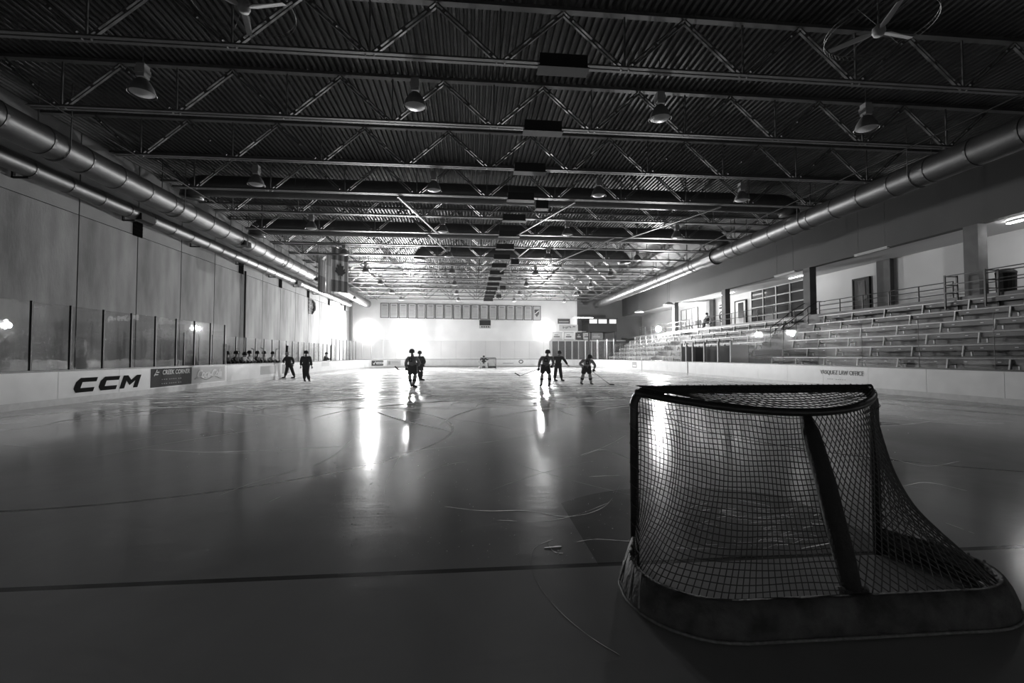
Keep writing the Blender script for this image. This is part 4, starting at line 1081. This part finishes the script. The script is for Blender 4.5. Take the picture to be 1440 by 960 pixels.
def stick(label, butt, heel, toe_):
    butt, heel, toe_ = Vector(butt), Vector(heel), Vector(toe_)
    t = thing('hockey_stick', label, 'hockey stick', heel)
    obj('shaft', MB().bar(butt-heel, Vector((0,0,0)), .032, .022), M['stick'], t)
    q = MB(); d = toe_ - heel; q.sweep([Vector((0,0,0)), d*.5 + Vector((0,.01,0)), d], [.03, .035, .028], 6); obj('blade', q, M['stick'], t)
    obj('grip_tape', MB().bar(butt-heel, (butt-heel)*.88, .038, .028), M['lgrey'], t)
def lp(g, x, y, z):   # local (picture-aligned) offset from a ground point
    return Vector((g.x + x*math.cos(YAW) + y*math.sin(YAW), g.y - x*math.sin(YAW) + y*math.cos(YAW), z))

# two skaters left of centre
g = ground(580, 545)
person('skater in a grey numbered jersey seen from behind, stick held low to the left', g,
       dict(head=(-.04,.02,1.68), crown=(-.04,.02,1.78), neck=(-.02,0,1.52), sl=(-.2,0,1.41), sr=(.17,0,1.42), el=(-.33,.02,1.14), hl=(-.32,.12,.92), er=(.31,.1,1.16), hr=(.2,.28,1.0),
            kl=(-.13,.02,.54), kr=(.12,.0,.54), al=(-.08,.1,.12), ar=(.06,-.05,.12), foot=(.8, .6)), 1, 'hockey', 'jersey_grey', 'jersey_dark', 'jersey_grey', 'dark')
stick('hockey stick held low by the grey-jersey skater left of centre', lp(g, .18, .25, 1.0), lp(g, -.72, .22, .84), lp(g, -.9, .25, 1.0))
g = ground(590, 535)
person('dark-clad skater half hidden behind the grey-jersey skater', g,
       dict(el=(.28,-.05,1.15), hl=(.1,-.2,1.0), er=(.34,-.1,1.12), hr=(.28,-.25,.95), sl=(-.18,0,1.42), kl=(-.06,0,.54), al=(.0,.05,.12), ar=(.1,0,.12), foot=(1, 0)), -1, 'hockey', 'jersey_dark', 'jersey_dark', 'jersey_dark', 'dark')
# group right of centre
g = ground(767, 543)
person('skater in a pale grey jersey facing the camera, stick stretched to the left', g,
       dict(head=(.12,0,1.66), crown=(.12,0,1.76), neck=(.09,0,1.5), chest=(.06,0,1.32), sl=(-.17,0,1.42), sr=(.3,0,1.42), el=(-.3,-.08,1.16), hl=(-.34,-.18,.88), er=(.4,-.05,1.16), hr=(.3,-.2,1.0),
            kl=(-.17,0,.54), kr=(.2,0,.54), al=(-.2,0,.12), ar=(.2,0,.12), foot=(-.4, -.9)), -1, 'hockey', 'jersey_grey', 'jersey_dark', 'jersey_white', 'dark')
stick('hockey stick stretched to the left by the pale-jersey skater', lp(g, .15, -.2, 1.05), lp(g, -1.25, -.22, .52), lp(g, -1.5, -.2, .66))
g = ground(785, 536)
person('dark-clad skater standing behind the pale-jersey skater right of centre', g,
       dict(head=(.08,0,1.66), crown=(.08,0,1.75), neck=(.05,0,1.5), sl=(-.2,0,1.42), sr=(.24,0,1.4), er=(.42,0,1.18), hr=(.55,-.1,.95), el=(-.3,0,1.16), hl=(-.26,-.1,.95), kl=(-.16,0,.52), al=(-.2,0,.12), kr=(.14,0,.52), ar=(.2,0,.12), foot=(.7, -.7)), -1, 'suit', 'cloth_dark', 'cloth_dark', 'cloth_dark', 'hair')
g = ground(825, 541)
person('skater in a pale jersey bending over a stick to the right', g,
       dict(head=(.12,-.25,1.42), crown=(.16,-.32,1.5), neck=(.06,-.18,1.32), chest=(.03,-.12,1.18), belly=(.0,0,1.02), pelvis=(0,.05,.9), sl=(-.2,-.14,1.26), sr=(.26,-.14,1.24), el=(-.4,-.2,1.08), hl=(-.18,-.4,.92), er=(.4,-.25,1.0), hr=(.3,-.42,.8),
            pl=(-.11,.03,.85), pr=(.11,.03,.85), kl=(-.2,-.1,.5), kr=(.15,-.1,.5), al=(-.28,0,.12), ar=(.22,0,.12), foot=(.3, -.95), look=(.9, -.4)), -1, 'hockey', 'jersey_white', 'jersey_dark', 'jersey_white', 'dark')
stick('hockey stick reaching down to the right from the bending skater', lp(g, -.15, -.4, 1.0), lp(g, 1.08, -.45, .06), lp(g, 1.32, -.45, .05))
# two officials on the left
g = ground(405, 532)
person('dark-clad person on the ice leaning sideways beside the players bench', g,
       dict(head=(-.06,0,1.6), crown=(-.08,0,1.69), neck=(-.03,0,1.46), chest=(.02,0,1.3), pelvis=(.06,0,.95), sl=(-.18,0,1.38), sr=(.24,0,1.36), el=(-.3,-.05,1.15), hl=(-.2,-.2,1.05), er=(.36,0,1.12), hr=(.32,0,.9),
            pl=(-.03,0,.9), pr=(.15,0,.9), kl=(-.1,0,.5), kr=(.28,0,.5), al=(-.2,0,.12), ar=(.42,0,.12), foot=(-.8, -.5), look=(-.9, -.4)), -1, 'suit', helmet='cap')
g = ground(430, 537)
person('dark-clad person walking on the ice, right of the one by the bench', g,
       dict(sl=(-.22,0,1.42), sr=(.22,0,1.42), el=(-.28,0,1.15), hl=(-.31,.02,.9), er=(.28,0,1.15), hr=(.32,.02,.9), kl=(-.09,0,.52), kr=(.1,-.08,.52), al=(-.07,0,.12), ar=(.14,.12,.12)), 1, 'suit', helmet='hair')
# goalkeeper
gl = Vector((GX-.55, GYF-1.0, 0))
t = person('goalkeeper in white leg pads crouching before the distant goal', gl,
       dict(head=(0,-.2,1.38), crown=(0,-.24,1.47), neck=(0,-.12,1.24), chest=(0,-.08,1.1), belly=(0,0,.92), pelvis=(0,.08,.78), sl=(-.22,-.1,1.16), sr=(.22,-.1,1.16), el=(-.42,-.2,.98), hl=(-.5,-.38,.82), er=(.42,-.2,.98), hr=(.5,-.38,.82),
            pl=(-.13,.05,.74), pr=(.13,.05,.74), kl=(-.24,-.2,.5), kr=(.24,-.2,.5), al=(-.36,-.05,.12), ar=(.36,-.05,.12)), -1, 'hockey', 'jersey_dark', 'jersey_dark', 'jersey_white', 'dark')
for s in (-1, 1):
    obj('leg_pad', MB().bar((s*.22, -.3, .72), (s*.36, -.2, .03), .28, .1, (0, 1, 0)), M['goalpad'], t)
    obj('glove_pad', MB().box(s*.5-.12, s*.5+.12, -.46, -.38, .66, .95), M['goalpad'], t)
# bench players behind the left boards
names_b = ['at the near end of the bench', 'second along the bench', 'leaning forward, third along the bench', 'in a pale jersey, fourth along the bench', 'fifth along the bench', 'sixth along the bench', 'at the far end of the bench group']
for i, u in enumerate((321, 332.5, 342.5, 352, 362.5, 373, 383.5)):
    y = at_x(u, 505, -13.55).y
    lean = (0, .04, .12, 0, .03, -.02, .05)[i]
    zz = (0, .03, -.04, .06, .05, .05, .04)[i]
    seated = dict(head=(.0+lean,-.02,1.42+zz), crown=(.0+lean,-.02,1.51+zz), neck=(lean*.7,0,1.26+zz), chest=(lean*.4,0,1.1), belly=(0,0,.9), pelvis=(0,0,.74), sl=(0+lean*.4,-.2,1.19), sr=(lean*.4,.2,1.19), el=(.12,-.3,.98), hl=(.35,-.2,.9), er=(.12,.3,.98), hr=(.35,.2,.9),
                  pl=(.05,-.1,.72), pr=(.05,.1,.72), kl=(.5,-.13,.55), kr=(.5,.13,.55), al=(.5,-.13,.12), ar=(.5,.13,.12), foot=(1, 0), look=(1, 0))
    person('player seated behind the left boards, %s' % names_b[i], (-13.6, y, .2), seated, -1, 'hockey', ['jersey_dark','jersey_dark','jersey_grey','jersey_white','jersey_dark','jersey_grey','jersey_grey'][i], 'jersey_dark', 'jersey_dark', 'dark', rz=0, group='players on the bench', sub=1, detail=False)
for i, (u, v) in enumerate(((357, 491), (370, 490), (388, 491))):
    b = at_x(u, v, -13.1); b2 = Vector((b.x, b.y + (-.3 if i < 2 else .4), b.z + .05))
    stick('hockey stick propped upright among the bench players, %s' % ['nearest', 'middle one', 'farthest'][i], (b.x, b.y - (.1 if i < 2 else .35), .3), b, b2)
y = at_x(458, 503, -13.2).y
person('dark-clad person leaning on the left boards beyond the bench', (-13.25, y, 0), dict(head=(.12,0,1.68), crown=(.14,0,1.77), neck=(.06,0,1.52), chest=(.02,0,1.34), el=(.15,-.3,1.2), hl=(.5,-.15,1.14), er=(.2,.3,1.2), hr=(.55,.2,1.14), sl=(0,-.2,1.42), sr=(0,.2,1.42), foot=(1, 0), look=(1, 0)), -1, 'suit', helmet='hair', rz=0, sub=1)
# spectator on the concourse front
person('dark-clad spectator sitting at the front of the right concourse', (CX+.25, 41.3, 4.14),
       dict(head=(-.1,0,1.3), crown=(-.12,0,1.39), neck=(-.06,0,1.15), chest=(-.03,0,1.0), belly=(0,0,.78), pelvis=(0,0,.62), sl=(-.03,.2,1.07), sr=(-.03,-.2,1.07), el=(-.1,.3,.85), hl=(-.35,.15,.75), er=(-.1,-.3,.85), hr=(-.35,-.15,.75),
            pl=(-.05,.1,.56), pr=(-.05,-.1,.56), kl=(-.42,.12,.5), kr=(-.42,-.12,.5), al=(-.42,.12,.12), ar=(-.42,-.12,.12), foot=(-1, 0), look=(-1, 0)), -1, 'suit', helmet='hair', skates=False, rz=0, sub=1)
t = thing('stadium_seat', 'dark folding seat under the seated spectator on the concourse', 'chair', (CX+.3, 41.3, 4.14), 0, 'folding seats on the concourse')
obj('seat', MB().box(-.22, .22, -.22, .22, .40, .45), M['dgrey'], t); obj('backrest', MB().box(.2, .25, -.22, .22, .45, .9), M['dgrey'], t)
for dx in (-.18, .18):
    for dy in (-.18, .18): obj('leg', MB().tube((dx, dy, 0), (dx, dy, .40), .015, 6), M['steel'], t)
